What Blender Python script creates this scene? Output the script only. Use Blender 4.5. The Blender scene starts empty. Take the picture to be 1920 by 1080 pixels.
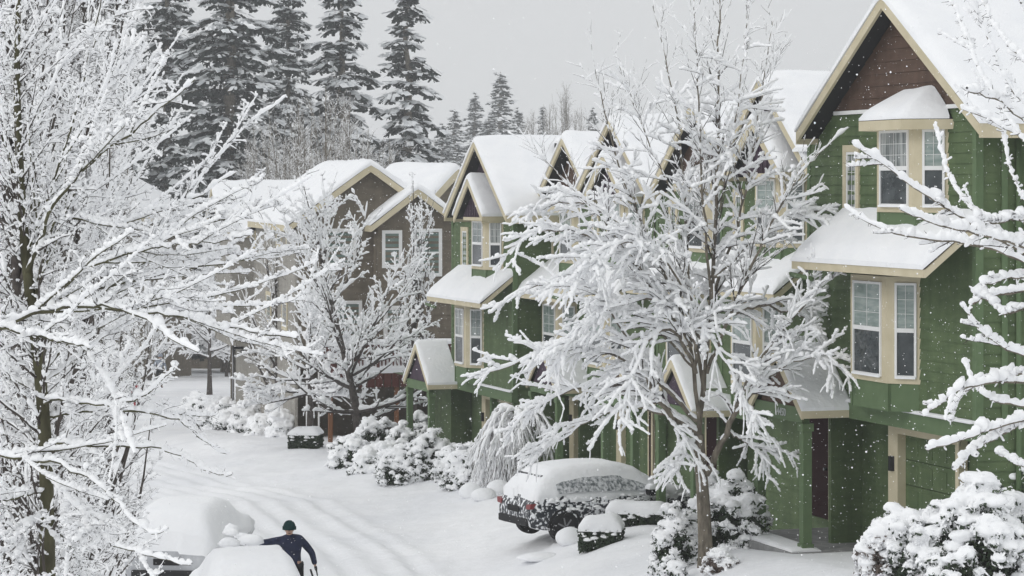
import bpy, bmesh, math, random
import numpy as np
from mathutils import Vector, noise as mnoise
R = math.radians
scene = bpy.context.scene
COL = scene.collection
F = 5000.0            # focal length in photograph pixels
CZ = 6.3              # camera height
HY = 350.0            # row of the horizon in the photograph

def W(px, py, D):
    return np.array([(px - 960) * D / F, D, CZ - (py - HY) * D / F])

# ------------------------------------------------------------------ materials
def mat(name, col, rough=0.8, spec=0.3, metal=0.0):
    m = bpy.data.materials.new(name); m.use_nodes = True
    b = m.node_tree.nodes['Principled BSDF']
    b.inputs['Base Color'].default_value = (*col, 1)
    b.inputs['Roughness'].default_value = rough
    b.inputs['Specular IOR Level'].default_value = spec
    b.inputs['Metallic'].default_value = metal
    return m

def vary(m, c1, c2, scale=3.0, detail=5.0, lo=0.3, hi=0.7, stretch=(1, 1, 1), bump=0.0, bscale=30.0, bdist=0.02):
    nt = m.node_tree; b = nt.nodes['Principled BSDF']
    tc = nt.nodes.new('ShaderNodeTexCoord'); mp = nt.nodes.new('ShaderNodeMapping')
    mp.inputs['Scale'].default_value = stretch
    nt.links.new(tc.outputs['Object'], mp.inputs['Vector'])
    n = nt.nodes.new('ShaderNodeTexNoise'); n.inputs['Scale'].default_value = scale; n.inputs['Detail'].default_value = detail
    nt.links.new(mp.outputs[0], n.inputs['Vector'])
    r = nt.nodes.new('ShaderNodeValToRGB')
    r.color_ramp.elements[0].position = lo; r.color_ramp.elements[1].position = hi
    r.color_ramp.elements[0].color = (*c1, 1); r.color_ramp.elements[1].color = (*c2, 1)
    nt.links.new(n.outputs['Fac'], r.inputs['Fac']); nt.links.new(r.outputs['Color'], b.inputs['Base Color'])
    if bump:
        n2 = nt.nodes.new('ShaderNodeTexNoise'); n2.inputs['Scale'].default_value = bscale; n2.inputs['Detail'].default_value = 4
        nt.links.new(tc.outputs['Object'], n2.inputs['Vector'])
        bp = nt.nodes.new('ShaderNodeBump'); bp.inputs['Strength'].default_value = bump; bp.inputs['Distance'].default_value = bdist
        nt.links.new(n2.outputs['Fac'], bp.inputs['Height']); nt.links.new(bp.outputs[0], b.inputs['Normal'])
    return m

def specks(m, streak=.18, amount=.70):
    '''wind-blown snow stuck to boards, and faint vertical weathering'''
    nt = m.node_tree; b = nt.nodes['Principled BSDF']; src = b.inputs['Base Color'].links[0].from_socket
    tc = nt.nodes.new('ShaderNodeTexCoord'); mp = nt.nodes.new('ShaderNodeMapping'); mp.inputs['Scale'].default_value = (2.2, 2.2, .22); nt.links.new(tc.outputs['Object'], mp.inputs['Vector'])
    n = nt.nodes.new('ShaderNodeTexNoise'); n.inputs['Scale'].default_value = 2.0; n.inputs['Detail'].default_value = 6; nt.links.new(mp.outputs[0], n.inputs['Vector'])
    mr = nt.nodes.new('ShaderNodeMapRange'); mr.inputs[1].default_value = .3; mr.inputs[2].default_value = .7; mr.inputs[3].default_value = 1 - streak; mr.inputs[4].default_value = 1 + streak; nt.links.new(n.outputs['Fac'], mr.inputs[0])
    sc = nt.nodes.new('ShaderNodeVectorMath'); sc.operation = 'SCALE'; nt.links.new(src, sc.inputs[0]); nt.links.new(mr.outputs[0], sc.inputs['Scale'])
    n2 = nt.nodes.new('ShaderNodeTexNoise'); n2.inputs['Scale'].default_value = 26; n2.inputs['Detail'].default_value = 3; nt.links.new(tc.outputs['Object'], n2.inputs['Vector'])
    r = nt.nodes.new('ShaderNodeValToRGB'); r.color_ramp.elements[0].position = amount; r.color_ramp.elements[1].position = amount + .05; nt.links.new(n2.outputs['Fac'], r.inputs['Fac'])
    mx = nt.nodes.new('ShaderNodeMix'); mx.data_type = 'RGBA'; nt.links.new(r.outputs['Color'], mx.inputs[0]); nt.links.new(sc.outputs[0], mx.inputs[6]); mx.inputs[7].default_value = (.8, .82, .84, 1)
    nt.links.new(mx.outputs[2], b.inputs['Base Color'])
    return m

M = {}
M['snow'] = vary(mat('snow', (.86, .87, .89), .75, .25), (.84, .85, .87), (.89, .895, .905), 2.0, bump=.35, bscale=9, bdist=.05)
M['tree_snow'] = mat('tree_snow', (.935, .94, .95), .8, .15)
M['ground_snow'] = vary(mat('ground_snow', (.86, .87, .89), .75, .25), (.80, .81, .835), (.89, .895, .91), .35, 6, .3, .65, bump=.5, bscale=3.5, bdist=.06)
M['green'] = vary(mat('green_siding', (.06, .115, .045), .75, .25), (.078, .117, .053), (.108, .152, .070), 2.2, 6, stretch=(1, 1, 3), bump=.15, bscale=60, bdist=.004)
M['green_trim'] = vary(mat('green_trim', (.075, .135, .055), .7, .3), (.098, .150, .072), (.120, .178, .088), 4)
M['brown'] = vary(mat('brown_siding', (.075, .045, .033), .8, .2), (.084, .054, .040), (.112, .073, .056), 2.2, 6, stretch=(1, 1, 3))
M['purple'] = vary(mat('purple_boards', (.06, .042, .06), .8, .2), (.052, .036, .052), (.078, .056, .078), 2.5, 6, stretch=(3, 3, 1))
M['beige'] = vary(mat('beige_trim', (.43, .355, .235), .7, .3), (.52, .46, .315), (.61, .545, .395), 3)
M['white'] = mat('white_vinyl', (.78, .78, .77), .5, .4)
M['taupe'] = vary(mat('taupe_siding', (.085, .068, .055), .8, .2), (.135, .115, .086), (.185, .158, .122), 2, 6, stretch=(1, 1, 3))
M['taupe_lit'] = vary(mat('taupe_siding_lit', (.16, .148, .13), .8, .2), (.26, .245, .218), (.33, .312, .28), 2, 6, stretch=(1, 1, 3), bump=.2, bscale=14)  # paler, greyer copy of the taupe siding: the lit side put into its colour
M['redwood'] = vary(mat('redwood', (.085, .025, .02), .75, .25), (.07, .02, .016), (.11, .035, .026), 6, stretch=(1, 1, .3))
M['cedar'] = mat('cedar_post', (.19, .085, .04), .75, .25)
M['dark'] = mat('dark_paint', (.02, .02, .022), .7, .3)
M['shingle'] = vary(mat('shingle', (.045, .045, .05), .9, .2), (.035, .035, .04), (.07, .07, .075), 8)
M['shingle_thin'] = vary(mat('shingle_thin_snow', (.3, .3, .31), .9, .2), (.08, .08, .09), (.62, .63, .65), 5, 8, .35, .55, stretch=(.6, 1, 3))
M['pane_hi'] = vary(mat('blind_behind_glass', (.30, .36, .33), .12, .6), (.20, .26, .24), (.34, .39, .37), 3.0, 4, .35, .65, stretch=(1, 1, 5))
M['pane_lo'] = vary(mat('dark_glass', (.03, .04, .042), .08, .6), (.022, .030, .033), (.075, .09, .095), 2.5, 6, .42, .75)
M['teal_pane'] = vary(mat('teal_glass', (.10, .16, .14), .12, .6), (.085, .135, .12), (.19, .25, .23), 1.5, 4)
M['concrete'] = vary(mat('concrete', (.25, .25, .25), .9, .2), (.2, .2, .2), (.3, .3, .3), 5)
M['door'] = mat('dark_red_door', (.022, .007, .008), .85, .1)
M['number'] = mat('number_metal', (.45, .47, .46), .5, .4)
M['bark'] = vary(mat('bark', (.07, .06, .05), .9, .15), (.095, .083, .066), (.25, .22, .175), 14, 5, stretch=(1, 1, .35), bump=.5, bscale=30, bdist=.01)
M['bark_green'] = vary(mat('mossy_bark', (.09, .09, .05), .9, .15), (.05, .047, .032), (.13, .125, .075), 10, 5, stretch=(1, 1, .4), bump=.5, bscale=30, bdist=.01)
M['twig'] = vary(mat('twig_bark', (.055, .047, .042), .9, .15), (.05, .043, .040), (.11, .096, .086), 12)
M['needle'] = vary(mat('fir_needles', (.03, .045, .04), .85, .15), (.022, .031, .029), (.046, .060, .053), 1.0)
M['needle_snow'] = vary(mat('fir_snow', (.7, .72, .73), .85, .15), (.78, .80, .81), (.92, .93, .94), .8)
M['leaf'] = vary(mat('evergreen_leaf', (.035, .055, .03), .65, .3), (.022, .036, .022), (.055, .08, .042), 6)
M['weep'] = vary(mat('weeping_twigs', (.13, .10, .085), .85, .2), (.10, .078, .066), (.19, .15, .13), 9)
M['navy'] = vary(mat('navy_jacket', (.018, .024, .055), .8, .2), (.013, .017, .038), (.026, .034, .075), 9)
M['teal'] = vary(mat('knit_teal', (.02, .09, .08), .9, .1), (.006, .022, .024), (.012, .048, .046), 25, stretch=(1, 1, 4))
M['skin'] = mat('skin', (.50, .32, .24), .6, .3)
M['black'] = mat('black_rubber', (.015, .015, .016), .8, .3)
M['grey_cloth'] = mat('grey_coat', (.26, .29, .34), .85, .2)
M['brown_cloth'] = mat('brown_scarf', (.14, .06, .045), .85, .2)
M['red_cloth'] = mat('red_cloth', (.36, .03, .04), .7, .3)
M['rim'] = mat('alloy_rim', (.25, .25, .26), .4, .5, .6)
M['tail'] = mat('tail_light_red', (.20, .02, .022), .3, .5)
M['boxgreen'] = vary(mat('utility_green', (.13, .16, .12), .6, .3), (.11, .14, .105), (.15, .18, .135), 4)
def car_paint(name, col, lo=.45, hi=.52, scale=14, cover=(.80, .81, .83)):
    m = mat(name, col, .35, .5)
    return vary(m, col, cover, scale, 8, lo, hi, stretch=(1, 1, .8))
M['car_navy'] = car_paint('speckled_navy_paint', (.014, .018, .026), .50, .57)
M['car_snowy'] = car_paint('crusted_glass', (.13, .15, .16), .38, .60, 16, (.66, .67, .69))
M['car_grey'] = car_paint('frosted_grey', (.36, .37, .39), .45, .8, 3, (.62, .63, .65))
M['car_red'] = car_paint('red_paint', (.22, .012, .016), .60, .70)
M['car_dark'] = car_paint('dark_paint_car', (.012, .022, .03), .52, .62)

for k in ('green', 'brown', 'taupe', 'taupe_lit', 'purple'): specks(M[k], .16, .70 if k != 'taupe_lit' else .66)
M['pane_hi2'] = vary(mat('curtain_behind_glass', (.30, .33, .33), .12, .6), (.10, .12, .12), (.42, .44, .43), 2.2, 3, .40, .60, stretch=(5, 5, .4))
M['pane_hi3'] = vary(mat('glass_painted_reflection', (.2, .25, .24), .08, .7), (.09, .12, .12), (.30, .34, .33), 1.4, 6, .38, .66)  # uneven tones paint a reflection into the pane colour
PANE = random.Random(5)
def hi_pane(n): return M[PANE.choice(['pane_hi', 'pane_hi', 'pane_hi2', 'pane_hi3'])] if n == 'pane_hi' else M[n]

# ------------------------------------------------------------------ objects
def props(o, label=None, cat=None, group=None, kind=None):
    if label: o['label'] = label
    if cat: o['category'] = cat
    if group: o['group'] = group
    if kind: o['kind'] = kind
    return o

def thing(name, label, cat, loc=(0, 0, 0), rotz=0.0, group=None):
    o = bpy.data.objects.new(name, None); COL.objects.link(o)
    o.empty_display_size = .3
    o.location = loc; o.rotation_euler = (0, 0, rotz)
    return props(o, label, cat, group)

class MB:
    def __init__(self): self.v = []; self.f = []; self.m = []
    def add(self, vs, fs, mi=0):
        b = len(self.v); self.v += [tuple(p) for p in vs]
        self.f += [tuple(i + b for i in f) for f in fs]; self.m += [mi] * len(fs)
    def box(self, x0, x1, y0, y1, z0, z1, mi=0):
        vs = [(x, y, z) for z in (z0, z1) for y in (y0, y1) for x in (x0, x1)]
        self.add(vs, [(0, 2, 3, 1), (4, 5, 7, 6), (0, 1, 5, 4), (2, 6, 7, 3), (0, 4, 6, 2), (1, 3, 7, 5)], mi)
    def obox(self, p0, e, n, a0, a1, d0, d1, z0, z1, mi=0):
        vs = []
        for z in (z0, z1):
            for d in (d0, d1):
                for a in (a0, a1):
                    vs.append((p0[0] + e[0] * a + n[0] * d, p0[1] + e[1] * a + n[1] * d, z))
        self.add(vs, [(0, 2, 3, 1), (4, 5, 7, 6), (0, 1, 5, 4), (2, 6, 7, 3), (0, 4, 6, 2), (1, 3, 7, 5)], mi)
    def prism(self, poly, h0, h1, mi=0):       # poly of (x,y), extruded in z
        n = len(poly)
        vs = [(x, y, h0) for x, y in poly] + [(x, y, h1) for x, y in poly]
        fs = [tuple(range(n - 1, -1, -1)), tuple(range(n, 2 * n))]
        fs += [(i, (i + 1) % n, n + (i + 1) % n, n + i) for i in range(n)]
        self.add(vs, fs, mi)
    def prismy(self, poly, y0, y1, mi=0):      # poly of (x,z), extruded in y
        n = len(poly)
        vs = [(x, y0, z) for x, z in poly] + [(x, y1, z) for x, z in poly]
        fs = [tuple(range(n)), tuple(range(2 * n - 1, n - 1, -1))]
        fs += [((i + 1) % n, i, n + i, n + (i + 1) % n) for i in range(n)]
        self.add(vs, fs, mi)
    def prismx(self, poly, x0, x1, mi=0):      # poly of (y,z), extruded in x
        n = len(poly)
        vs = [(x0, y, z) for y, z in poly] + [(x1, y, z) for y, z in poly]
        fs = [tuple(range(n - 1, -1, -1)), tuple(range(n, 2 * n))]
        fs += [(i, (i + 1) % n, n + (i + 1) % n, n + i) for i in range(n)]
        self.add(vs, fs, mi)
    def cyl(self, c, axis, r, h, n=16, mi=0):
        a = Vector(axis).normalized(); u = a.orthogonal().normalized(); w = a.cross(u); c = Vector(c)
        vs = [c + (u * math.cos(2 * math.pi * i / n) + w * math.sin(2 * math.pi * i / n)) * r for i in range(n)]
        vs += [p + a * h for p in vs]
        fs = [tuple(range(n - 1, -1, -1)), tuple(range(n, 2 * n))] + [(i, (i + 1) % n, n + (i + 1) % n, n + i) for i in range(n)]
        self.add(vs, fs, mi)
    def grid(self, G, mi=0, closed_u=False):
        a = len(G); b = len(G[0])
        vs = [p for row in G for p in row]; fs = []
        for i in range(a - 1 + (1 if closed_u else 0)):
            for j in range(b - 1):
                i2 = (i + 1) % a
                fs.append((i * b + j, i2 * b + j, i2 * b + j + 1, i * b + j + 1))
        self.add(vs, fs, mi)
    def build(self, name, mats, parent=None, smooth=False, bevel=0.0):
        me = bpy.data.meshes.new(name); me.from_pydata(self.v, [], self.f)
        if not isinstance(mats, (list, tuple)): mats = [mats]
        for m in mats: me.materials.append(m)
        if len(mats) > 1: me.polygons.foreach_set('material_index', self.m)
        bm = bmesh.new(); bm.from_mesh(me); bmesh.ops.recalc_face_normals(bm, faces=bm.faces); bm.to_mesh(me); bm.free()
        if smooth: me.polygons.foreach_set('use_smooth', [True] * len(me.polygons))
        me.update()
        o = bpy.data.objects.new(name, me); COL.objects.link(o); o.parent = parent
        if bevel:
            bv = o.modifiers.new('bevel', 'BEVEL'); bv.width = bevel; bv.segments = 2; bv.limit_method = 'ANGLE'
        return o

def npmesh(name, V, Fq, material, parent=None, smooth=True, mats=None, midx=None):
    """V (n,3), Fq (m,4) or (m,3)"""
    V = np.ascontiguousarray(V, dtype=np.float32); Fq = np.ascontiguousarray(Fq, dtype=np.int32)
    me = bpy.data.meshes.new(name)
    k = Fq.shape[1]
    me.vertices.add(len(V)); me.vertices.foreach_set('co', V.ravel())
    me.loops.add(Fq.size); me.loops.foreach_set('vertex_index', Fq.ravel())
    me.polygons.add(len(Fq)); me.polygons.foreach_set('loop_start', np.arange(0, Fq.size, k, dtype=np.int32))
    me.polygons.foreach_set('use_smooth', np.full(len(Fq), smooth, dtype=bool))
    for m in (mats or [material]): me.materials.append(m)
    if midx is not None: me.polygons.foreach_set('material_index', np.ascontiguousarray(midx, dtype=np.int32))
    me.update(calc_edges=True)
    o = bpy.data.objects.new(name, me); COL.objects.link(o); o.parent = parent
    return o

def nz(x, y, z=0.0): return mnoise.noise((x, y, z))

# a snow sheet: a profile polyline swept along a vector, rounded off at the free edges
def snow_sheet(mb, prof, ext, T, r=.25, round_prof=(1, 1), round_ext=(1, 1), step=.16, seed=0.0, lump=.25, smoothn=2, over=0.0):
    P = [Vector(p) for p in prof]; E = Vector(ext); L = E.length
    pts = []; 
    for a, b in zip(P[:-1], P[1:]):
        n = max(2, int((b - a).length / step))
        pts += [a.lerp(b, i / n) for i in range(n)]
    pts.append(P[-1])
    if over:
        pts[0] = pts[0] + (pts[0] - pts[1]).normalized() * over * round_prof[0]
        pts[-1] = pts[-1] + (pts[-1] - pts[-2]).normalized() * over * round_prof[1]
    for _ in range(smoothn):
        q = pts[:]
        for i in range(1, len(pts) - 1):
            q[i] = (pts[i - 1] + pts[i] * 2 + pts[i + 1]) / 4
            q[i].z = max(q[i].z, pts[i].z - .02)
        pts = q
    s = [0.0]
    for a, b in zip(pts[:-1], pts[1:]): s.append(s[-1] + (b - a).length)
    S = s[-1]; nt = max(3, int(L / step))
    def prof_h(d): 
        d = min(max(d / r, 0), 1); return math.sqrt(1 - (1 - d) ** 2)
    # edge-dense parameters
    ts = sorted(set([0, .02 / L, .06 / L, .13 / L] + [i / nt for i in range(1, nt)] + [1 - .13 / L, 1 - .06 / L, 1 - .02 / L, 1]))
    G = []
    for p, si in zip(pts, s):
        row = [p]
        for t in ts:
            h = T
            if round_prof[0]: h *= prof_h(si + .02)
            if round_prof[1]: h *= prof_h(S - si + .02)
            if round_ext[0]: h *= prof_h(t * L + .02)
            if round_ext[1]: h *= prof_h((1 - t) * L + .02)
            q = p + E * t
            h *= 1 + lump * nz(q.x * .9 + seed, q.y * .9, q.z * .9) + lump * .5 * nz(q.x * 2.7 + seed, q.y * 2.7, q.z * 2.7)
            lip = .045 * nz(q.x * 1.6 + seed, q.y * 1.6, q.z * 1.6 + 4) * (1 if T > .15 else .3)
            dv = (E.normalized() * (lip if t > .97 and round_ext[1] else -lip if t < .03 and round_ext[0] else 0))
            row.append(q + Vector((0, 0, h)) + dv)
        row.append(p + E)
        G.append(row)
    mb.grid(G)
    n = len(G); m = len(G[0])
    mb.add(G[0], [tuple(range(m))]); mb.add(G[-1], [tuple(range(m - 1, -1, -1))])
    mb.grid([[row[0], row[-1]] for row in G])

# snow between an outer edge and an inner (upper) edge
def snow_ring(mb, outer, inner, T, seed=0.0, ns=8, sub=6):
    def res(pl):
        out = []
        for a, b in zip(pl[:-1], pl[1:]):
            a = Vector(a); b = Vector(b); out += [a.lerp(b, i / sub) for i in range(sub)]
        return out + [Vector(pl[-1])]
    o = res(outer); q = res(inner); G = []
    for a, b in zip(o, q):
        row = [a]
        for j in range(ns + 1):
            t = j / ns; d = min(t / .3, 1)
            h = T * math.sqrt(max(0, 1 - (1 - d) ** 2)) if j else T * .35
            p = a.lerp(b, t)
            row.append(p + Vector((0, 0, h * (1 + .3 * nz(p.x * 1.7 + seed, p.y * 1.7, p.z)))))
        G.append(row)
    mb.grid(G)

# lap siding: real overlapping courses between two plan points
def lap(mb, p0, p1, z0, z1, clip=None, step=.168, lip=.020, mi=0):
    p0 = np.array(p0, float); p1 = np.array(p1, float); L = np.linalg.norm(p1 - p0); e = (p1 - p0) / L
    n = np.array([e[1], -e[0]])
    z = z0
    while z < z1 - 1e-4:
        zt = min(z + step, z1)
        def pt(a, d, zz): q = p0 + e * a + n * d; return (q[0], q[1], zz)
        if clip:
            b0, b1 = clip(z); t0, t1 = clip(zt)
            b0 = max(b0, 0); b1 = min(b1, L); t0 = max(t0, 0); t1 = min(t1, L)
            if b1 - b0 < .02: z = zt; continue
            if t1 < t0: t0 = t1 = (t0 + t1) / 2
        else: b0 = t0 = 0; b1 = t1 = L
        mb.add([pt(b0, 0, z), pt(b1, 0, z), pt(b1, lip, z), pt(b0, lip, z), pt(t0, .002, zt), pt(t1, .002, zt)],
               [(0, 1, 2, 3), (3, 2, 5, 4)], mi)
        z = zt

def sash(root, p0, p1, z0, z1, grid=True, double=True, casing=.12, hi='pane_hi', lo='pane_lo', casing_mat='beige', name='window', case_d=.045, sill=True):
    """one framed window on a wall face running p0 -> p1 (outward normal to the right of the run)"""
    p0 = np.array(p0, float); p1 = np.array(p1, float); L = np.linalg.norm(p1 - p0); e = (p1 - p0) / L; n = np.array([e[1], -e[0]])
    c = casing
    w = None
    mb = MB()
    if c > 0:
        mb.obox(p0, e, n, 0, c, 0, case_d, z0, z1); mb.obox(p0, e, n, L - c, L, 0, case_d, z0, z1)
        mb.obox(p0, e, n, c, L - c, 0, case_d, z1 - c, z1); mb.obox(p0, e, n, c, L - c, 0, case_d, z0, z0 + c)
    fw = .045; a0, a1 = c, L - c; b0, b1 = z0 + c, z1 - c; mid = (b0 + b1) / 2
    fr = MB()
    d0, d1 = 0, case_d - .012
    fr.obox(p0, e, n, a0, a0 + fw, d0, d1, b0, b1); fr.obox(p0, e, n, a1 - fw, a1, d0, d1, b0, b1)
    fr.obox(p0, e, n, a0 + fw, a1 - fw, d0, d1, b1 - fw, b1); fr.obox(p0, e, n, a0 + fw, a1 - fw, d0, d1, b0, b0 + fw)
    if double: fr.obox(p0, e, n, a0 + fw, a1 - fw, d0, d1, mid - .03, mid + .03)
    if grid:
        zz0 = mid + .03 if double else b0 + fw
        g = .004
        am = (a0 + a1) / 2
        fr.obox(p0, e, n, am - g, am + g, .012, .022, zz0, b1 - fw)
        for k in (1, 2):
            zz = zz0 + (b1 - fw - zz0) * k / 3
            fr.obox(p0, e, n, a0 + fw, am - g, .012, .022, zz - g, zz + g)
            fr.obox(p0, e, n, am + g, a1 - fw, .012, .022, zz - g, zz + g)
    if c > 0:
        w = mb.build(name, M[casing_mat], root); fr.build('frame', M['white'], w)
    else:
        w = fr.build(name, M['white'], root)
    up = MB()
    if double:
        up.obox(p0, e, n, a0 + fw, a1 - fw, .001, .012, mid + .03, b1 - fw); up.build('pane', hi_pane(hi), w)
        dn = MB(); dn.obox(p0, e, n, a0 + fw, a1 - fw, .001, .010, b0 + fw, mid - .03); dn.build('pane', M[lo], w)
    else:
        up.obox(p0, e, n, a0 + fw, a1 - fw, .001, .012, b0 + fw, b1 - fw); up.build('pane', hi_pane(hi), w)
    if sill:
        s = MB(); s.obox(p0, e, n, a0 + .02, a1 - .02, case_d - .03, case_d + .012, b0 - .012, b0 + .028); s.build('sill_snow', M['snow'], w)
    return w
# ------------------------------------------------------------------ green townhouses
AL = R(18)
ROT = AL - math.pi / 2            # local x runs along the facade towards the camera, local y into the house

def bay(root, u0, u1, p, zb, zt, skirt, left_face=True):
    """a canted bay: front u0..u1 at depth -p, canted sides"""
    A, B, C, Dd = (u0 - p, 0), (u0, -p), (u1, -p), (u1 + p, 0)
    mb = MB(); mb.prism([A, B, C, Dd], zb - .1, zt + .1)
    b = mb.build('bay_window', M['beige'], root)
    k = .03
    if skirt < zb - .12:
        s = MB(); s.prism([(A[0] + k, 0), (B[0] + k * .4, B[1] + k), (C[0] - k * .4, C[1] + k), (Dd[0] - k, 0)], skirt, zb - .1)
        for q in (B, C): s.box(q[0] - .03, q[0] + .03, -p + .012, -p + .06, skirt, zb - .1)
        s.build('skirt', M['green_trim'], b)
    def inset(P, Q, a0, a1):
        P = np.array(P); Q = np.array(Q); L = np.linalg.norm(Q - P); e = (Q - P) / L
        return P + e * a0, P + e * (L - a1)
    for P, Q, m0, m1 in ((B, C, .13, .17), (C, Dd, .15, .07)) + (((A, B, .07, .15),) if left_face else ()):
        a, c = inset(P, Q, m0, m1)
        fr = MB(); L = np.linalg.norm(c - a); e = (c - a) / L; n = np.array([e[1], -e[0]])
        fw = .04; mid = (zb + zt) / 2; d1 = .03
        fr.obox(a, e, n, 0, fw, 0, d1, zb, zt); fr.obox(a, e, n, L - fw, L, 0, d1, zb, zt)
        fr.obox(a, e, n, fw, L - fw, 0, d1, zt - fw, zt); fr.obox(a, e, n, fw, L - fw, 0, d1, zb, zb + fw)
        fr.obox(a, e, n, fw, L - fw, 0, d1 + .008, mid - .035, mid + .035)
        g = .0035; am = L / 2
        fr.obox(a, e, n, am - g, am + g, .011, .02, mid + .035, zt - fw)
        for kk in (1, 2):
            zz = mid + .035 + (zt - fw - mid - .035) * kk / 3
            fr.obox(a, e, n, fw, am - g, .011, .02, zz - g, zz + g); fr.obox(a, e, n, am + g, L - fw, .011, .02, zz - g, zz + g)
        fr.build('sash_frame', M['white'], b)
        up = MB(); up.obox(a, e, n, fw, L - fw, .001, .010, mid + .035, zt - fw); up.build('upper_pane', hi_pane('pane_hi'), b)
        dn = MB(); dn.obox(a, e, n, fw, L - fw, .001, .008, zb + fw, mid - .035); dn.build('lower_pane', M['pane_lo'], b)
        sn = MB(); sn.obox(a, e, n, .01, L - .01, d1, d1 + .025, zb - .015, zb + .02); sn.build('sill_snow', M['snow'], b)
    return b

def unit(label, px, D, zb, wL, wR, gh, zE, zA, kind, bay3, bay2, side3, pent, can, ground=-1.2, rakeend=.45, number=None, dep=9.0, wing=0.0, vents=False, endwin=False, gc=1.0):
    X = (px - 960) * D / F
    root = thing('townhouse', label, 'townhouse', (X, D, zb), ROT, 'row of green townhouses')
    gm = M['brown'] if kind == 'hip' else M['purple']
    m = (zA - zE) / gh
    half = lambda z: (zA - .06 - z) / m
    zg = zE + .35 if kind == 'hip' else zE + .12     # where green gives way to the gable panel
    # walls
    wl = MB()
    clip = lambda z: (wL - half(z), wL + half(z)) if z > zE - .3 else (0, wL + wR)
    lap(wl, (-wL, 0), (wR, 0), 2.3, zg, clip=lambda z: (max(0, wL + gc - half(z)), min(wL + wR, wL + gc + half(z))))
    lap(wl, (wR, 0), (wR, dep), ground, zE + .1)
    wl.add([(-wL, dep, ground), (-wL, 0, 2.3), (-wL, 0, zE + .1), (-wL, dep, zE + .1), (-wL, .6, ground), (-wL, .6, 2.3)], [(0, 4, 5, 1, 2, 3)])
    lap(wl, (-wL, .6), (wR, .6), ground, 2.3)
    wl.add([(-wL, 0, 2.3), (wR, 0, 2.3), (wR, .6, 2.3), (-wL, .6, 2.3)], [(0, 1, 2, 3)])
    if wing:
        lap(wl, (-wL - wing, 1.6), (-wL, 1.6), ground, zE - .3)
    wl.build('wall', M['green'], root)
    cb = MB(); cb.prism([(wR - .10, -.028), (wR + .028, -.028), (wR + .028, .10), (wR + .001, .10), (wR + .001, -.001), (wR - .10, -.001)], 2.3, zE - .05)
    cb.build('corner_board', M['green_trim'], root)
    cb = MB(); cb.box(-wL - .02, -wL + .09, -.026, .06, 2.3, zE - .1); cb.build('corner_board', M['green_trim'], root)
    # belt between ground and first floor
    bt = MB(); bt.box(-wL, wR + .03, -.07, -.02, 2.3, 2.58); bt.build('belt', M['green_trim'], root)
    bs = MB(); snow_sheet(bs, [(-wL, -.075, 2.58), (wR, -.075, 2.58)], (0, .075, 0), .05, r=.04, step=.3); bs.build('ledge_snow', M['snow'], root, True)
    # gable panel
    gp = MB()
    if kind == 'hip':
        lap(gp, (-wL, -.02), (wR, -.02), zg, zA - .1, clip=lambda z: (max(0, wL + gc - half(z)), min(wL + wR, wL + gc + half(z))), step=.2)
    else:
        gp.prismy([(gc - half(zg), zg), (gc + half(zg), zg), (gc, zA - .06)], -.022, .0)
        u = -half(zg) + .2
        while u < half(zg) - .1:
            zt = zA - .08 - abs(u + .02) * m - .05
            if zt > zg + .08: gp.box(gc + u, gc + u + .045, -.045, -.0225, zg, zt)
            u += .3
    gp.build('gable_panel', gm, root)
    le = MB(); le.box(max(-wL, gc - half(zg) + .1), gc + half(zg) - .1, -.06, -.03, zg - .05, zg + .015); le.build('gable_ledge', M['white'] if kind == 'hip' else M['green_trim'], root)
    # roof
    y0 = -.42
    rf = MB(); th = .10
    rf.prismy([(gc - gh, zE), (gc, zA), (gc + gh, zE), (gc + gh, zE - th), (gc, zA - th), (gc - gh, zE - th)], y0 + .05, dep)
    roof = rf.build('roof', M['dark'], root)
    fa = MB(); fh = .17
    for s in (-1, 1):
        fa.prismy([(gc, zA + .02), (gc + s * gh, zE + .02), (gc + s * gh, zE + .02 - fh), (gc, zA + .02 - fh * 1.12)], y0 - .01, y0 + .045)
        x0, x1 = (gc + s * gh, gc + s * (gh + .04)); fa.box(min(x0, x1), max(x0, x1), y0 - .005, dep, zE - .20, zE + .02)
    fa.build('fascia', M['beige'], roof)
    sn = MB(); snow_sheet(sn, [(gc - gh - .06, y0 - .03, zE + .02), (gc, y0 - .03, zA + .03), (gc + gh + .06, y0 - .03, zE + .02)], (0, dep + .4, 0), .2, r=.22, step=.18, seed=px, lump=.22)
    sn.build('roof_snow', M['snow'], roof, True)
    if vents:
        for vy in (2.0, 3.6):
            t = .22; vx = gc + gh * t; vz = zA - m * gh * t
            vb = MB(); vb.prismx([(vy - .26, vz + .02), (vy + .26, vz + .02), (vy + .22, vz + .40), (vy - .22, vz + .42)], vx - .1, vx + .34)
            v = vb.build('roof_vent', M['dark'], roof)
            vs = MB(); snow_sheet(vs, [(vx - .1, vy - .25, vz + .42), (vx + .30, vy - .25, vz + .38)], (0, .52, 0), .17, r=.16, step=.08); vs.build('vent_snow', M['snow'], roof, True)
    if wing:
        ws = MB(); snow_sheet(ws, [(-wL - wing, 1.1, zE - .28), (-wL - wing * .5, 5, zE + 1.2)], (wing + .3, 0, 0), .22); ws.build('valley_roof', M['snow'], root, True)
    # side window of the top floor
    if side3: sash(root, (side3[0], 0), (side3[1], 0), 5.76, 7.02, grid=True, double=False, casing=.12)
    # bays
    bay(root, bay3[0], bay3[1], .42, 5.98, 7.22, 5.2)
    bay(root, bay2[0], bay2[1], .42, 3.16, 4.72, 2.60)
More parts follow.
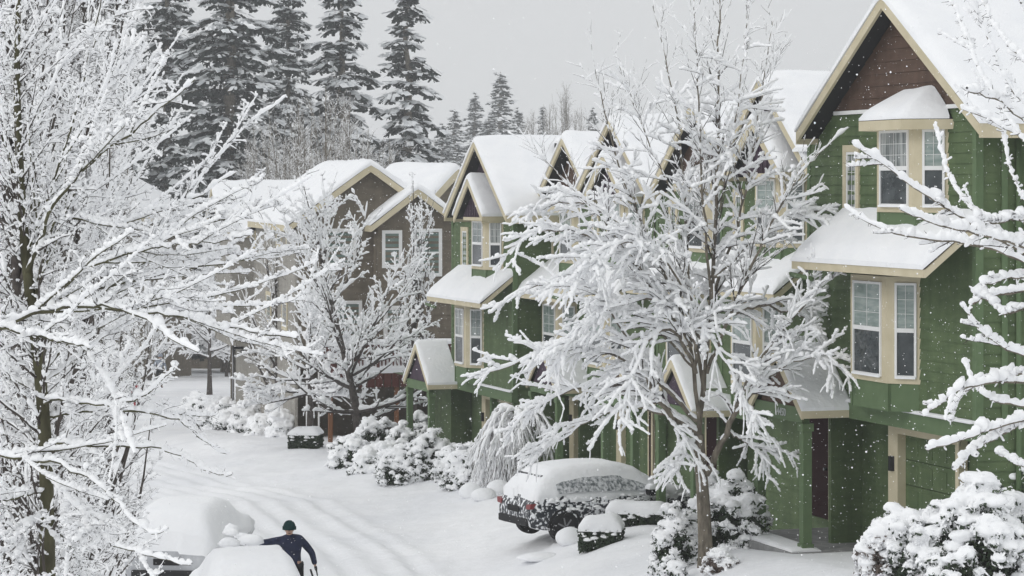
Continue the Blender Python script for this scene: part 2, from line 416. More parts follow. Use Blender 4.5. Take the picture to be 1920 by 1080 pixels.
    if kind == 'hip':
        u0, u1 = bay3; zz = 7.34; o = .28
        ring = [(u0 - .42 - o * .6, 0, zz), (u0 - o * .4, -.42 - o, zz), (u1 + o * .4, -.42 - o, zz), (u1 + .42 + o * .6, 0, zz)]
        fb = MB(); fb.prism([q[:2] for q in ring], zz - .12, zz + .04)
        hb = fb.build('bay_roof', M['beige'], root)
        inn = [(u0 + .05, -.02, zz + .38), (u0 + .25, -.05, zz + .42), (u1 - .10, -.05, zz + .47), (u1 - .0, -.02, zz + .45)]
        sm = MB(); sm.add([Vector(q) + Vector((0, 0, .045)) for q in ring] + [Vector(q) for q in inn], [(0, 1, 5, 4), (1, 2, 6, 5), (2, 3, 7, 6)]); sm.build('shingles', M['dark'], hb)
        rs = MB(); snow_ring(rs, [(a, b, c + .05) for a, b, c in ring[:3]] + [(u1 + .42 + .12, -.06, zz + .05)], [(a, b, c) for a, b, c in inn[:3]] + [(u1 - .02, -.04, zz + .44)], .13, seed=px); rs.build('bay_snow', M['snow'], hb, True)
    else:
        # a small gable over the side window and the bay front
        c = bay3[0] + .3; h = 1.38; ze = 7.34; dm = .78; za = ze + h * dm
        pj = -.62
        db = MB(); db.prismy([(c - h, ze), (c, za), (c + h, ze), (c + h, ze - .08), (c, za - .1), (c - h, ze - .08)], pj + .04, .0)
        dr = db.build('dormer', M['dark'], root)
        df = MB()
        for s in (-1, 1):
            df.prismy([(c, za + .02), (c + s * h, ze + .02), (c + s * h, ze - .18), (c, za - .2)], pj - .01, pj + .035)
            df.box(min(c + s * h, c + s * (h + .035)), max(c + s * h, c + s * (h + .035)), pj, 0, ze - .16, ze + .02)
        df.build('dormer_fascia', M['beige'], dr)
        dg = MB(); hh = h - .15; dg.prismy([(c - hh, ze - .04), (c + hh, ze - .04), (c, ze - .04 + hh * dm * .97)], -.40, -.37)
        u = c - hh + .15
        while u < c + hh - .05:
            zt = ze - .04 + (hh - abs(u + .02 - c)) * dm * .97 - .06
            if zt > ze + .05: dg.box(u, u + .04, -.42, -.401, ze - .04, zt)
            u += .22
        dg.build('dormer_panel', gm, dr)
        ds = MB(); snow_sheet(ds, [(c - h - .04, pj - .03, ze + .02), (c, pj - .03, za + .03), (c + h + .04, pj - .03, ze + .02)], (0, .70, 0), .17, r=.16, step=.1, seed=px + 3, round_ext=(1, 0)); ds.build('dormer_snow', M['snow'], dr, True)
        # thin-snow shingles running back
        fb = MB(); fb.box(bay3[0], bay3[1] + .5, -.66, 0, 7.24, 7.33); fb.build('bay_head', M['beige'], root)
    # pent roof over the first floor
    pu0, pu1 = pent; zf = 4.98; zt = 5.72; v0 = -.92; mf = (zt - zf) / -v0
    pr = MB(); pr.prismx([(v0, zf), (0, zt), (0, zt - .1), (v0, zf - .1)], pu0 + .05, pu1 - .05)
    p = pr.build('pent_roof', M['dark'], root)
    pf = MB(); pf.box(pu0, pu1, v0 - .04, v0 + .005, zf - .10, zf + .03)
    for uu in (pu0, pu1 - .045):
        pf.prismx([(v0 + .006, zf + .03), (0, zt + .03), (0, zt - .10), (v0 + .006, zf - .10)], uu, uu + .045)
    pf.build('pent_fascia', M['beige'], p)
    ps = MB(); snow_sheet(ps, [(pu0 - .02, v0 - .06, zf + .03), (pu0 - .02, -.03, zt + .03)], (pu1 - pu0 + .04, 0, 0), .19, r=.2, step=.14, seed=px * 2, round_prof=(1, 0), smoothn=0)
    ps.build('pent_snow', M['snow'], p, True)
    gu = MB(); gu.cyl((pu0 - .1, v0 - .02, zf - .2), (1, 0, -.06), .045, .9, 8); gu.build('downspout', M['green_trim'], root, True)
    # porch canopy
    c0, c1 = can; cc = (c0 + c1) / 2; ch = (c1 - c0) / 2; ze = 2.42; za = ze + ch * .90; y0 = -.95
    cm = MB(); cm.prismy([(c0, ze), (cc, za), (c1, ze), (c1, ze - .07), (cc, za - .1), (c0, ze - .07)], y0 + .04, 0)
    cn = cm.build('porch_canopy', M['dark'], root)
    cf = MB()
    for s in (-1, 1):
        e = cc + s * ch
        cf.prismy([(cc, za + .02), (e, ze + .02), (e, ze - .13), (cc, za - .19)], y0 - .01, y0 + .04)
        cf.box(min(e, e + s * .03), max(e, e + s * .03), y0, 0, ze - .11, ze + .02)
    cf.build('canopy_fascia', M['beige'], cn)
    cp = MB(); hh = ch - .22; cp.prismy([(cc - hh, ze), (cc + hh, ze), (cc, ze + hh * .88)], y0 + .10, y0 + .14); cp.build('canopy_panel', gm, cn)
    be = MB(); be.box(c0 + .12, c1 - .12, y0 + .06, y0 + .2, ze - .2, ze + .06); be.build('beam', M['green_trim'], cn)
    cs = MB(); snow_sheet(cs, [(c0 - .03, y0 - .02, ze + .02), (cc, y0 - .02, za + .02), (c1 + .03, y0 - .02, ze + .02)], (0, -y0, 0), .12, r=.14, step=.1, seed=px + 9, round_ext=(1, 0)); cs.build('canopy_snow', M['snow'], cn, True)
    if number:
        cu = bpy.data.curves.new('house_number', 'FONT'); cu.body = number; cu.size = .19; cu.extrude = .006; cu.align_x = 'CENTER'; cu.align_y = 'CENTER'
        cu.materials.append(M['number']); tf = bpy.data.objects.new('house_number', cu); COL.objects.link(tf); bpy.context.view_layer.update(); tm = bpy.data.meshes.new_from_object(tf); bpy.data.objects.remove(tf); t = bpy.data.objects.new('house_number', tm); COL.objects.link(t); t.parent = root
        t.location = (cc + .12, y0 + .052, ze - .075); t.rotation_euler = (R(90), 0, 0)
    for uu in (c0 + .16, c1 - .16):
        po = MB(); po.box(uu - .085, uu + .085, y0 + .06, y0 + .23, ground, ze - .2); po.box(uu - .11, uu + .11, y0 + .035, y0 + .255, 0, .14); po.box(uu - .11, uu + .11, y0 + .035, y0 + .255, ze - .34, ze - .2)
        po.build('post', M['green_trim'], root, bevel=.008)
    # entry block, door, slab, garage
    eb1 = c1 - .85; eb0 = c0 - 4.7; pv = 1.2
    eb = MB(); lap(eb, (eb0, pv), (eb1, pv), ground, 2.3); lap(eb, (eb1, .0), (eb1, .6), ground, 2.3); eb.box(eb1 - .12, eb1 - .001, .0, pv - .03, ground, 2.3)
    eb.add([(eb0, 0, 2.301), (-wL, 0, 2.301), (-wL, pv, 2.301), (eb0, pv, 2.301)], [(0, 1, 2, 3)]); eb.build('entry_wall', M['green'], root)
    d0 = c0 - 2.05; d1 = c0 - 1.15; dv = pv - .03
    dd = MB(); dd.box(d0, d1, dv - .02, dv, .08, 2.06); dr = dd.build('door', M['door'], root)
    dt = MB(); dt.box(d0 - .08, d0, dv - .03, dv + .01, .05, 2.14); dt.box(d1, d1 + .09, dv - .03, dv + .01, .05, 2.14); dt.box(d0, d1, dv - .03, dv + .01, 2.06, 2.14); dt.build('door_trim', M['beige'], dr)
    dk = MB(); dk.cyl((d1 - .1, dv - .02, 1.02), (0, -1, 0), .03, .06, 10); dk.build('knob', M['pane_lo'], dr)
    sl = MB(); sl.box(c0 - .6, c1 + .1, y0 - .25, pv - .05, ground, .02); st = sl.build('porch_slab', M['concrete'], root, bevel=.02)
    ss = MB(); snow_sheet(ss, [(c0, y0 - .2, .02), (c1 + .04, y0 - .2, .02)], (0, .55, 0), .07, r=.15, step=.15, seed=px); ss.build('slab_snow', M['snow'], st, True)
    g0, g1 = -.25, 1.85
    gd = MB()
    for i in range(5):
        z = -.05 + i * .43
        gd.box(g0, g1, .555, .58, z, z + .415)
        for k in range(4):
            a = g0 + .08 + k * (g1 - g0) / 4; gd.box(a, a + (g1 - g0) / 4 - .14, .545, .556, z + .07, z + .34)
    g = gd.build('garage_door', M['green'], root)
    gt = MB(); gt.box(g0 - .36, g0, .40, .56, ground, 2.1); gt.box(g1, g1 + .12, .40, .56, ground, 2.1); gt.box(g0 - .36, g1 + .12, .40, .56, 2.1, 2.29); gt.build('garage_trim', M['beige'], g)
    lp = MB(); lp.prism([(g0 - .22, .33), (g0 - .14, .33), (g0 - .12, .40), (g0 - .24, .40)], 1.45, 1.7); lp.build('wall_lamp', M['dark'], root)
    if endwin:
        sash(root, (wR, 1.05), (wR, 2.0), 6.25, 6.95, casing=.12); sash(root, (wR, 3.0), (wR, 4.0), 3.1, 4.7, casing=.12)
        ds = MB(); ds.cyl((wR + .06, .70, ground), (0, 0, 1), .045, zE - ground - .15, 10); ds.build('downspout', M['green_trim'], root, True)
        cb2 = MB(); cb2.box(wR + .017, wR + .04, .42, .52, 2.3, zE - .1); cb2.build('batten', M['green_trim'], root)
    return root

unit('nearest green townhouse with large brown gable, at the right end of the row', 1655, 45, 0, 3.0, 3.35, 3.4, 7.25, 9.42, 'hip',
     (.65, 2.0), (-.37, 1.0), (-1.5, -.86), (-1.6, 3.4), (-3.5, -1.2), number='14450', endwin=True, wing=3.2, gc=.82)
unit('green townhouse with purple gable just beyond the nearest brown-gabled one', 1424, 54, -.77, 2.0, 3.0, 2.45, 7.3, 9.2, 'gable',
     (.75, 1.95), (-.5, .8), (-1.3, -.75), (-1.6, 2.9), (-3.6, -1.3), wing=2.0, number=None, gc=.95)
unit('green townhouse with brown gable behind the snowy crown of the street tree', 1296, 60, -1.02, 2.1, 3.0, 2.45, 7.3, 9.15, 'hip',
     (.75, 1.95), (-.5, .8), (-1.3, -.75), (-1.6, 2.9), (-3.6, -1.3), wing=2.2, gc=1.02)
unit('green townhouse with purple gable in the middle of the row', 1143, 67, -1.3, 2.1, 3.2, 2.6, 7.4, 9.25, 'gable',
     (.9, 2.1), (-.5, .8), (-1.25, -.7), (-1.6, 3.0), (-3.8, -1.4), wing=1.8, gc=1.1)
unit('green townhouse with narrow brown gable beside the farthest purple-gabled one', 1055, 72, -1.6, 2.1, 3.0, 2.5, 7.35, 9.2, 'hip',
     (.9, 2.1), (-.5, .8), (-1.25, -.7), (-1.6, 3.0), (-3.8, -1.4), gc=1.18)
unit('farthest green townhouse, purple gable with a small gable over its window bay', 890, 76, -1.88, 2.2, 3.6, 2.9, 7.38, 9.45, 'gable',
     (1.05, 2.3), (-.6, .5), (-1.25, -.55), (-1.6, 3.6), (-4.1, -1.5), vents=True, gc=1.3)

# ------------------------------------------------------------------ taupe houses farther down the street
def taupe_house():
    a = R(12.3)
    root = thing('brown_house', 'brown sided house with long snowy roof, red deck and street wall toned grey as if lit', 'house', (-7.45, 92, -2.4), a - math.pi / 2, 'brown houses down the street')
    g = -1.5; zs = 2.4   # local z = world + 2.4
    wl = MB(); lap(wl, (0, 5.35), (0, 0), 3.1, 7.3, step=.2)   # placeholder order handled below
    wl = MB()
    # end wall (faces the camera): local x = 0 plane, y from 0 to 5.4
    zA, zE = 9.45, 7.35; yc = 2.55; gh = 2.85; m = (zA - zE) / gh
    half = lambda z: (zA - .05 - z) / m
    lap(wl, (0, 0), (0, 5.4), 2.55, zA - .1, step=.19, clip=lambda z: (max(0, yc - half(z)), min(5.4, yc + half(z))))
    wl.add([(-18.5, 5.4, g), (0, 5.4, g), (0, 5.4, zE), (-18.5, 5.4, zE)], [(0, 1, 2, 3)])
    wl.build('wall', M['taupe'], root)
    sw = MB(); lap(sw, (-18.5, 0), (0, 0), g, zE - .1, step=.19); sw.box(-.08, .02, -.03, .06, g, zE - .2); sw.build('street_wall', M['taupe_lit'], root)
    lo = MB(); lo.add([(-2.5, 0, g), (-2.5, 5.4, g), (-2.5, 5.4, 2.55), (-2.5, 0, 2.55)], [(0, 1, 2, 3)]); lo.add([(-2.5, .02, 2.55), (0, .02, 2.55), (0, 5.4, 2.55), (-2.5, 5.4, 2.55)], [(0, 1, 2, 3)])
    lo.build('carport_wall', M['taupe'], root)
    rf = MB(); rf.prismx([(yc - gh, zE), (yc, zA), (yc + gh, zE), (yc + gh, zE - .1), (yc, zA - .1), (yc - gh, zE - .1)], -11.5, .35); rf.prismx([(yc - gh, zE - .35), (yc, zA - .75), (yc + gh, zE - .35), (yc + gh, zE - .45), (yc, zA - .85), (yc - gh, zE - .45)], -19, -11.55)
    roof = rf.build('roof', M['dark'], root)
    fa = MB()
    for s in (-1, 1):
        fa.prismx([(yc, zA + .02), (yc + s * gh, zE + .02), (yc + s * gh, zE - .2), (yc, zA - .24)], .34, .40)
        fa.box(-11.5, .4, min(yc + s * gh, yc + s * (gh + .04)), max(yc + s * gh, yc + s * (gh + .04)), zE - .2, zE + .02)
    fa.build('fascia', M['beige'], roof)
    sn = MB(); snow_sheet(sn, [(.42, yc - gh - .06, zE + .02), (.42, yc, zA + .03), (.42, yc + gh + .06, zE + .02)], (-12, 0, 0), .24, r=.28, step=.3, seed=4); snow_sheet(sn, [(-11.6, yc - gh - .06, zE - .33), (-11.6, yc, zA - .73), (-11.6, yc + gh + .06, zE - .33)], (-7.4, 0, 0), .24, r=.28, step=.3, seed=6); sn.build('roof_snow', M['snow'], roof, True)
    # cross gable over the street wall
    for cx, hw in ((-15.2, 3.0),):
        za, ze = 8.75, 6.9
        cg = MB(); cg.prismy([(cx - hw, ze), (cx, za), (cx + hw, ze), (cx + hw, ze - .1), (cx, za - .12), (cx - hw, ze - .1)], -1.3, 2.5); c = cg.build('cross_gable', M['dark'], root)
        cw = MB(); lap(cw, (cx - 2.9, -.9), (cx + 2.9, -.9), 2.5, za - .2, step=.19, clip=lambda z: (max(0, 2.9 - (za - .1 - z) * hw / (za - ze)), min(5.8, 2.9 + (za - .1 - z) * hw / (za - ze))))
        cw.add([(cx + 2.9, -.9, 2.5), (cx + 2.9, 0, 2.5), (cx + 2.9, 0, ze), (cx + 2.9, -.9, ze)], [(0, 1, 2, 3)]); cw.build('gable_wall', M['taupe_lit'], c)
        cf = MB()
        for s in (-1, 1): cf.prismy([(cx, za + .02), (cx + s * hw, ze + .02), (cx + s * hw, ze - .18), (cx, za - .22)], -1.35, -1.29)
        cf.box(cx + hw, cx + hw + .04, -1.3, .0, ze - .18, ze + .02); cf.build('gable_fascia', M['beige'], c)
        cs = MB(); snow_sheet(cs, [(cx - hw - .05, -1.38, ze + .02), (cx, -1.38, za + .03), (cx + hw + .05, -1.38, ze + .02)], (0, 4.4, 0), .24, r=.26, step=.25, seed=8); cs.build('gable_snow', M['snow'], c, True)
    # projecting gabled bay at the right
    x1 = .9; yc2 = 4.05; gh2 = 1.62; zA2, zE2 = 8.62, 7.35; m2 = (zA2 - zE2) / gh2; y0, y1 = 2.7, 5.4
    bw = MB(); lap(bw, (x1, y0), (x1, y1), 2.55, zA2 - .1, step=.19, clip=lambda z: (max(0, yc2 - y0 - (zA2 - .05 - z) / m2), min(y1 - y0, yc2 - y0 + (zA2 - .05 - z) / m2)))
    bw.add([(0, y0, 2.55), (x1, y0, 2.55), (x1, y0, zE2), (0, y0, zE2)], [(0, 1, 2, 3)]); bw.add([(0, y1, 2.55), (x1, y1, 2.55), (x1, y1, zE2), (0, y1, zE2)], [(0, 1, 2, 3)])
    b = bw.build('rear_bay', M['taupe'], root)
    br = MB(); br.prismx([(yc2 - gh2, zE2), (yc2, zA2), (yc2 + gh2, zE2), (yc2 + gh2, zE2 - .1), (yc2, zA2 - .12), (yc2 - gh2, zE2 - .1)], -2, x1 + .3); br.build('bay_roof', M['dark'], b)
    bf = MB()
    for s in (-1, 1):
        bf.prismx([(yc2, zA2 + .02), (yc2 + s * gh2, zE2 + .02), (yc2 + s * gh2, zE2 - .2), (yc2, zA2 - .24)], x1 + .29, x1 + .35)
        bf.box(0, x1 + .35, min(yc2 + s * gh2, yc2 + s * (gh2 + .04)), max(yc2 + s * gh2, yc2 + s * (gh2 + .04)), zE2 - .2, zE2 + .02)
    bf.build('bay_fascia', M['beige'], b)
    bs = MB(); snow_sheet(bs, [(x1 + .37, yc2 - gh2 - .05, zE2 + .02), (x1 + .37, yc2, zA2 + .03), (x1 + .37, yc2 + gh2 + .05, zE2 + .02)], (-3.2, 0, 0), .24, r=.24, step=.2, seed=14); bs.build('bay_snow', M['snow'], b, True)
    # windows
    sash(root, (0, 1.0), (0, 2.1), 5.95, 7.25, casing=.07, casing_mat='white', hi='teal_pane', lo='teal_pane', grid=False, name='rear_window')
    sash(root, (x1, 2.85), (x1, 3.55), 5.9, 7.2, casing=.07, casing_mat='white', hi='teal_pane', lo='teal_pane', grid=False, name='rear_window')
    sash(root, (x1, 3.95), (x1, 4.95), 5.6, 7.25, casing=.07, casing_mat='white', hi='teal_pane', lo='teal_pane', grid=False, name='rear_window')
    sash(root, (0, 1.3), (0, 2.3), 3.0, 4.75, casing=.07, casing_mat='white', hi='teal_pane', lo='teal_pane', grid=False, name='rear_window')
    sash(root, (x1, 2.9), (x1, 3.75), 2.7, 4.6, casing=.1, casing_mat='white', hi='pane_hi', lo='pane_lo', grid=False, name='deck_door')
    for (u, z0, z1) in ((-2.4, 6.5, 7.1), (-5.2, 6.5, 7.1), (-3.6, 3.6, 4.7), (-13, 6.3, 7.0), (-8.2, 3.6, 4.8)):
        sash(root, (u, 0), (u + 1.5, 0), z0, z1, casing=.14, grid=False, double=False, name='street_window')
    # deck
    dk = MB(); dk.box(.02, 2.8, .9, 5.35, 2.2, 2.42)
    for i in range(16): dk.box(2.805, 2.83, .92 + i * .28, .92 + i * .28 + .24, 1.95, 2.43)
    d = dk.build('deck', M['redwood'], root)
    rl = MB(); rl.box(2.74, 2.83, .9, 5.35, 3.3, 3.38); rl.box(2.75, 2.81, .9, 5.35, 2.52, 2.58)
    y = .95
    while y < 5.3: rl.box(2.76, 2.80, y, y + .045, 2.58, 3.3); y += .13
    for yy in (.9, 2.4, 3.9, 5.3): rl.box(2.735, 2.835, yy - .05, yy + .05, 2.43, 3.45)
    x = .1
    while x < 2.7: rl.box(x, x + .045, .92, .96, 2.58, 3.3); x += .13
    rl.box(.02, 2.73, .9, .98, 3.3, 3.38); rl.build('railing', M['redwood'], d)
    rs = MB(); snow_sheet(rs, [(2.68, .85, 3.38), (2.89, .85, 3.38)], (0, 4.55, 0), .2, r=.11, step=.1, seed=2); snow_sheet(rs, [(2.5, 1.0, 2.42), (2.84, 1.0, 2.42)], (0, 4.3, 0), .5, r=.3, step=.12, seed=3)
    rs.build('railing_snow', M['snow'], d, True)
    for yy, mm in ((3.05, 'cedar'), (.8, 'cedar'), (5.2, 'cedar')):
        po = MB(); po.box(2.6, 2.74, yy - .07, yy + .07, g, 2.2); po.build('deck_post', M[mm], root)
    dp = MB(); dp.cyl((.3, .35, g), (0, 0, 1), .05, 5, 8); dp.cyl((.3, .75, g), (0, 0, 1), .035, 4, 8); dp.build('downspout', M['white'], root, True)
    gp = MB(); gp.cyl((-18.3, -.2, g), (0, 0, 1), .05, 8, 8); gp.build('corner_downspout', M['taupe'], root, True)
    return root
taupe_house()

def plain_house(label, px, D, zb, ang, wid, zE, zA, dep, win=(), cat='house', chim=None):
    """gable end faces the camera; local x to the right, y away"""
    X = (px - 960) * D / F
    root = thing('brown_house', label, cat, (X, D, 0), ang, 'brown houses down the street')
    h = wid / 2; o = .45; gh = h + o; m = (zA - zE) / gh
    wl = MB(); lap(wl, (-h, 0), (h, 0), zb, zA - .1, step=.22, clip=lambda z: (max(0, h - (zA - .08 - z) / m), min(2 * h, h + (zA - .08 - z) / m)))
    lap(wl, (h, 0), (h, dep), zb, zE + .2, step=.22); wl.add([(-h, dep, zb), (-h, 0, zb), (-h, 0, zE + .2), (-h, dep, zE + .2)], [(0, 1, 2, 3)])
    wl.build('wall', M['taupe'], root)
    rf = MB(); rf.prismy([(-gh, zE), (0, zA), (gh, zE), (gh, zE - .12), (0, zA - .14), (-gh, zE - .12)], -.5, dep)
    roof = rf.build('roof', M['dark'], root)
    fa = MB()
    for s in (-1, 1):
        fa.prismy([(0, zA + .02), (s * gh, zE + .02), (s * gh, zE - .3), (0, zA - .36)], -.56, -.49)
        fa.box(min(s * gh, s * (gh + .05)), max(s * gh, s * (gh + .05)), -.5, dep, zE - .28, zE + .02)
    fa.build('fascia', M['beige'], roof)
    sn = MB(); snow_sheet(sn, [(-gh - .05, -.6, zE + .02), (0, -.6, zA + .03), (gh + .05, -.6, zE + .02)], (0, dep + .8, 0), .28, r=.3, step=.4, seed=px); sn.build('roof_snow', M['snow'], roof, True)
    for a0, a1, z0, z1 in win: sash(root, (a0, 0), (a1, 0), z0, z1, casing=.12, casing_mat='white', hi='teal_pane', lo='teal_pane', grid=False)
    if chim:
        c = MB(); c.box(chim[0], chim[0] + .9, chim[1], chim[1] + .9, zE, zA + 1.1); c.box(chim[0] - .08, chim[0] + .98, chim[1] - .08, chim[1] + .98, zA + 1.1, zA + 1.25); c.build('chimney', M['brown'], roof)
    return root
plain_house('tall brown gabled house at the far bend, closest to the left', 305, 240, -10, R(-6), 9.6, 2.9, 5.9, 12, ((2.3, 3.4, -.8, 1.9), (-1.5, .2, -.8, 1.9), (-3.6, -2.4, -.8, 1.9)))
plain_house('brown house at the far bend, its snowy roof showing between two gables', 468, 215, -9, R(50), 9, 3.3, 6.0, 10, ((-3, -1.5, -.5, 1.2), (.5, 2, -.5, 1.2)))
plain_house('brown house behind the deck house, only its snowy roof visible', 835, 104, -2.6, R(62), 6.4, 5.0, 7.0, 2.4)
plain_house('snow-roofed house with brown chimney behind the bare trees at left', 120, 180, -7, R(-20), 9, 4.2, 6.8, 10, (), chim=(-2.0, 3))
# ------------------------------------------------------------------ ground
YF = [0, 20, 35, 45, 54, 60, 67, 72, 76, 92, 110, 140, 170, 230, 400]
XF = [17, 13.5, 9.0, 6.25, 5.0, 4.03, 2.45, 1.37, -1.06, -7.45, -11.4, -17, -20, -24, -40]
ZH = [2.6, 1.9, .75, .08, -.72, -1.0, -1.3, -1.6, -1.85, -2.35, -3.6, -5.0, -6.2, -9.0, 1.5]
ZS = [-.2, -.8, -1.5, -1.75, -1.85, -1.92, -2.05, -2.15, -2.25, -2.9, -3.7, -4.95, -6.2, -9.0, 1.5]
def sm(t): t = min(max(t, 0), 1); return t * t * (3 - 2 * t)
def row_w(x, y): return float(np.interp(y, YF, XF)) - x
def ground_z(x, y, rough=True):
    w = row_w(x, y)
    zh = float(np.interp(y, YF, ZH)); zs = float(np.interp(y, YF, ZS))
    t = sm((w - 1.6) / 4.6)
    z = zh + (zs - zh) * t
    if w > 13.5: z += min((w - 13.5) * .12, 2.0) * (1 if y < 180 else .3)
    if y > 400: z = 1.5 + min((y - 400) / 400, 1) * 2.5
    if rough and y < 200:
        z += .06 * nz(x * .5, y * .5) + .03 * nz(x * 1.6, y * 1.6, 3) + .016 * nz(x * 4.1, y * 4.1, 6)
        if 5.5 < w < 14:      # wheel ruts
            wob = .35 * nz(y * .05, 7.7)
            for c, d in ((6.6, .05), (8.15, .055), (8.9, .04), (10.4, .045), (7.3, .025), (9.7, .025)):
                q = abs(w + wob - c) / .24
                if q < 1.8: z -= d * math.exp(-q * q * 2.2) * (1 + .5 * nz(x * 2, y * 2, 5)); 
                if q < 3: z += .55 * d * math.exp(-(q - 1.55) ** 2 * 4)
        if 2.2 < w < 7.0 and y > 56: z += .05 * abs(nz(x * 2.4, y * 2.4, 9))     # trodden snow near the fronts
    return z
def make_ground():
    ys = list(np.arange(2, 48, 1.5)) + list(np.arange(48, 100, .17)) + list(np.arange(100, 160, .6)) + list(np.arange(160, 420, 5)) + [450, 520, 650, 800, 1200, 2000, 4000]
    wsr = list(np.arange(-8, 1.0, .8)) + list(np.arange(1.0, 15, .13)) + list(np.arange(15, 30, 1.0))
    wsr = [-3000, -400, -100, -40, -20] + wsr + [36, 50, 80, 150, 400, 3000]
    V = np.array([[float(np.interp(y, YF, XF)) - w for w in wsr] for y in ys])
    n, m = V.shape
    P = np.zeros((n, m, 3))
    for i, y in enumerate(ys):
        for j in range(m):
            P[i, j] = (V[i, j], y, ground_z(V[i, j], y))
    idx = np.arange(n * m).reshape(n, m)
    Fq = np.stack([idx[:-1, 1:], idx[:-1, :-1], idx[1:, :-1], idx[1:, 1:]], -1).reshape(-1, 4)
    o = npmesh('ground', P.reshape(-1, 3), Fq, M['ground_snow'])
    props(o, 'deep fresh snow over the street, driveways and front gardens', 'snow', kind='structure')
make_ground()

# ------------------------------------------------------------------ tubes, trees
rng = np.random.default_rng(7)
def nrm(a): return a / np.maximum(np.linalg.norm(a, axis=-1, keepdims=True), 1e-9)

class Tubes:
    def __init__(self): self.V = []; self.F = []; self.n = 0
    def add(self, P, Rr, S=5, flat=1.0):
        N, K, _ = P.shape
        if N == 0: return
        T = nrm(np.gradient(P, axis=1))
        ref = np.where(np.abs(nrm(P[:, -1] - P[:, 0])[:, 2:3]) < .9, np.array([[0, 0, 1.]]), np.array([[1., 0, 0]]))[:, None, :]
        A = nrm(np.cross(T, np.broadcast_to(ref, T.shape))); B = np.cross(A, T)
        an = np.arange(S) * 2 * np.pi / S + .3
        V = P[:, :, None] + Rr[:, :, None, None] * (A[:, :, None] * np.cos(an)[None, None, :, None] + flat * B[:, :, None] * np.sin(an)[None, None, :, None])
        idx = (np.arange(N)[:, None, None] * K + np.arange(K)[None, :, None]) * S + np.arange(S)[None, None, :]
        a = idx[:, :-1]; b = idx[:, 1:]
        Fq = np.stack([a, np.roll(a, -1, 2), np.roll(b, -1, 2), b], -1).reshape(-1, 4) + self.n
        self.V.append(V.reshape(-1, 3)); self.F.append(Fq); self.n += N * K * S
    def build(self, name, m, parent=None):
        if not self.V: return None
        return npmesh(name, np.concatenate(self.V), np.concatenate(self.F), m, parent, True)

def resample(pts, K):
    pts = np.asarray(pts, float)
    s = np.concatenate([[0], np.cumsum(np.linalg.norm(np.diff(pts, axis=0), axis=1))]); t = np.linspace(0, s[-1], K)
    q = np.stack([np.interp(t, s, pts[:, i]) for i in range(3)], 1)
    for _ in range(2):
        q[1:-1] = (q[:-2] + 2 * q[1:-1] + q[2:]) / 4
    return q

def sprout(rg, P, Rr, n, t0, t1, L, ang, K=5, bias=(0, 0, 0), grav=0.0, wig=.12, rmul=.55, rmin=.003, flat=0.0, tpow=1.0, lenfall=.4):
    """n children on parents P (N,K,3); returns (P,R)"""
    N, KK, _ = P.shape
    seg = np.linalg.norm(np.diff(P, axis=1), axis=2).sum(1); pr = seg / seg.sum()
    pi = rg.choice(N, n, p=pr); t = t0 + (t1 - t0) * rg.random(n) ** tpow
    x = t * (KK - 1); i = np.minimum(x.astype(int), KK - 2); fr = (x - i)[:, None]
    base = P[pi, i] * (1 - fr) + P[pi, i + 1] * fr; tan = nrm(P[pi, i + 1] - P[pi, i])
    r0 = (Rr[pi, i] * (1 - fr[:, 0]) + Rr[pi, i + 1] * fr[:, 0])
    rv = rg.normal(size=(n, 3)); rv[:, 2] *= (1 - flat)
    perp = nrm(rv - (rv * tan).sum(1, keepdims=True) * tan)
    a = np.radians(ang[0] + (ang[1] - ang[0]) * rg.random(n))[:, None]
    d = nrm(tan * np.cos(a) + perp * np.sin(a) + np.array(bias))
    ln = (L[0] + (L[1] - L[0]) * rg.random(n)) * (1 - lenfall * t)
    step = (ln / (K - 1))[:, None]
    out = np.zeros((n, K, 3)); out[:, 0] = base; cur = base.copy()
    for k in range(1, K):
        d = nrm(d + rg.normal(size=(n, 3)) * wig + np.array([0, 0, grav]))
        cur = cur + d * step; out[:, k] = cur
    rb = np.maximum(r0 * rmul, rmin)[:, None]
    rr = rb * np.linspace(1, .35, K)[None, :]
    return out, np.maximum(rr, rmin * .5)

def snow_on(tb, rg, P, Rr, a, b, S=5, dens=2, lump=.35, vert=.25, keep=1.0, flat=.85, gap=0.0):
    """snow lying along the upper side of each twig"""
    N, K, _ = P.shape
    if keep < 1: 
        q = rg.random(N) < keep; P = P[q]; Rr = Rr[q]; N = len(P)
    if N == 0: return
    K2 = (K - 1) * dens + 1
    t = np.linspace(0, K - 1, K2); i = np.minimum(t.astype(int), K - 2); f = (t - i)
    Q = P[:, i] * (1 - f)[None, :, None] + P[:, i + 1] * f[None, :, None]; rq = Rr[:, i] * (1 - f) + Rr[:, i + 1] * f
    T = nrm(np.gradient(Q, axis=1)); h = np.sqrt(np.maximum(0, 1 - T[:, :, 2] ** 2))
    noise = rg.normal(size=(N, K2)); noise = (noise + np.roll(noise, 1, 1) * .6) / 1.17
    rs = (a + b * rq) * (vert + (1 - vert) * h ** 1.3) * np.exp(lump * noise)
    if gap > 0: rs = np.where(rg.random((N, K2)) < gap, rs * .25, rs)
    rs[:, 0] *= .6; rs[:, -1] *= .85
    Q = Q.copy(); Q[:, :, 2] += rs * .74 * h + rq * .5 * h
    # round the tip off
    tip = Q[:, -1:] + nrm(Q[:, -1:] - Q[:, -2:-1]) * rs[:, -1:, None] * .8; root_ = Q[:, :1] - (Q[:, 1:2] - Q[:, :1]) * .05
    Q = np.concatenate([root_, Q, tip], 1); rs = np.concatenate([rs[:, :1] * .2, rs, rs[:, -1:] * .35], 1)
    tb.add(Q, rs, S, flat)

def taper(r0, r1, K): return np.linspace(r0, r1, K)

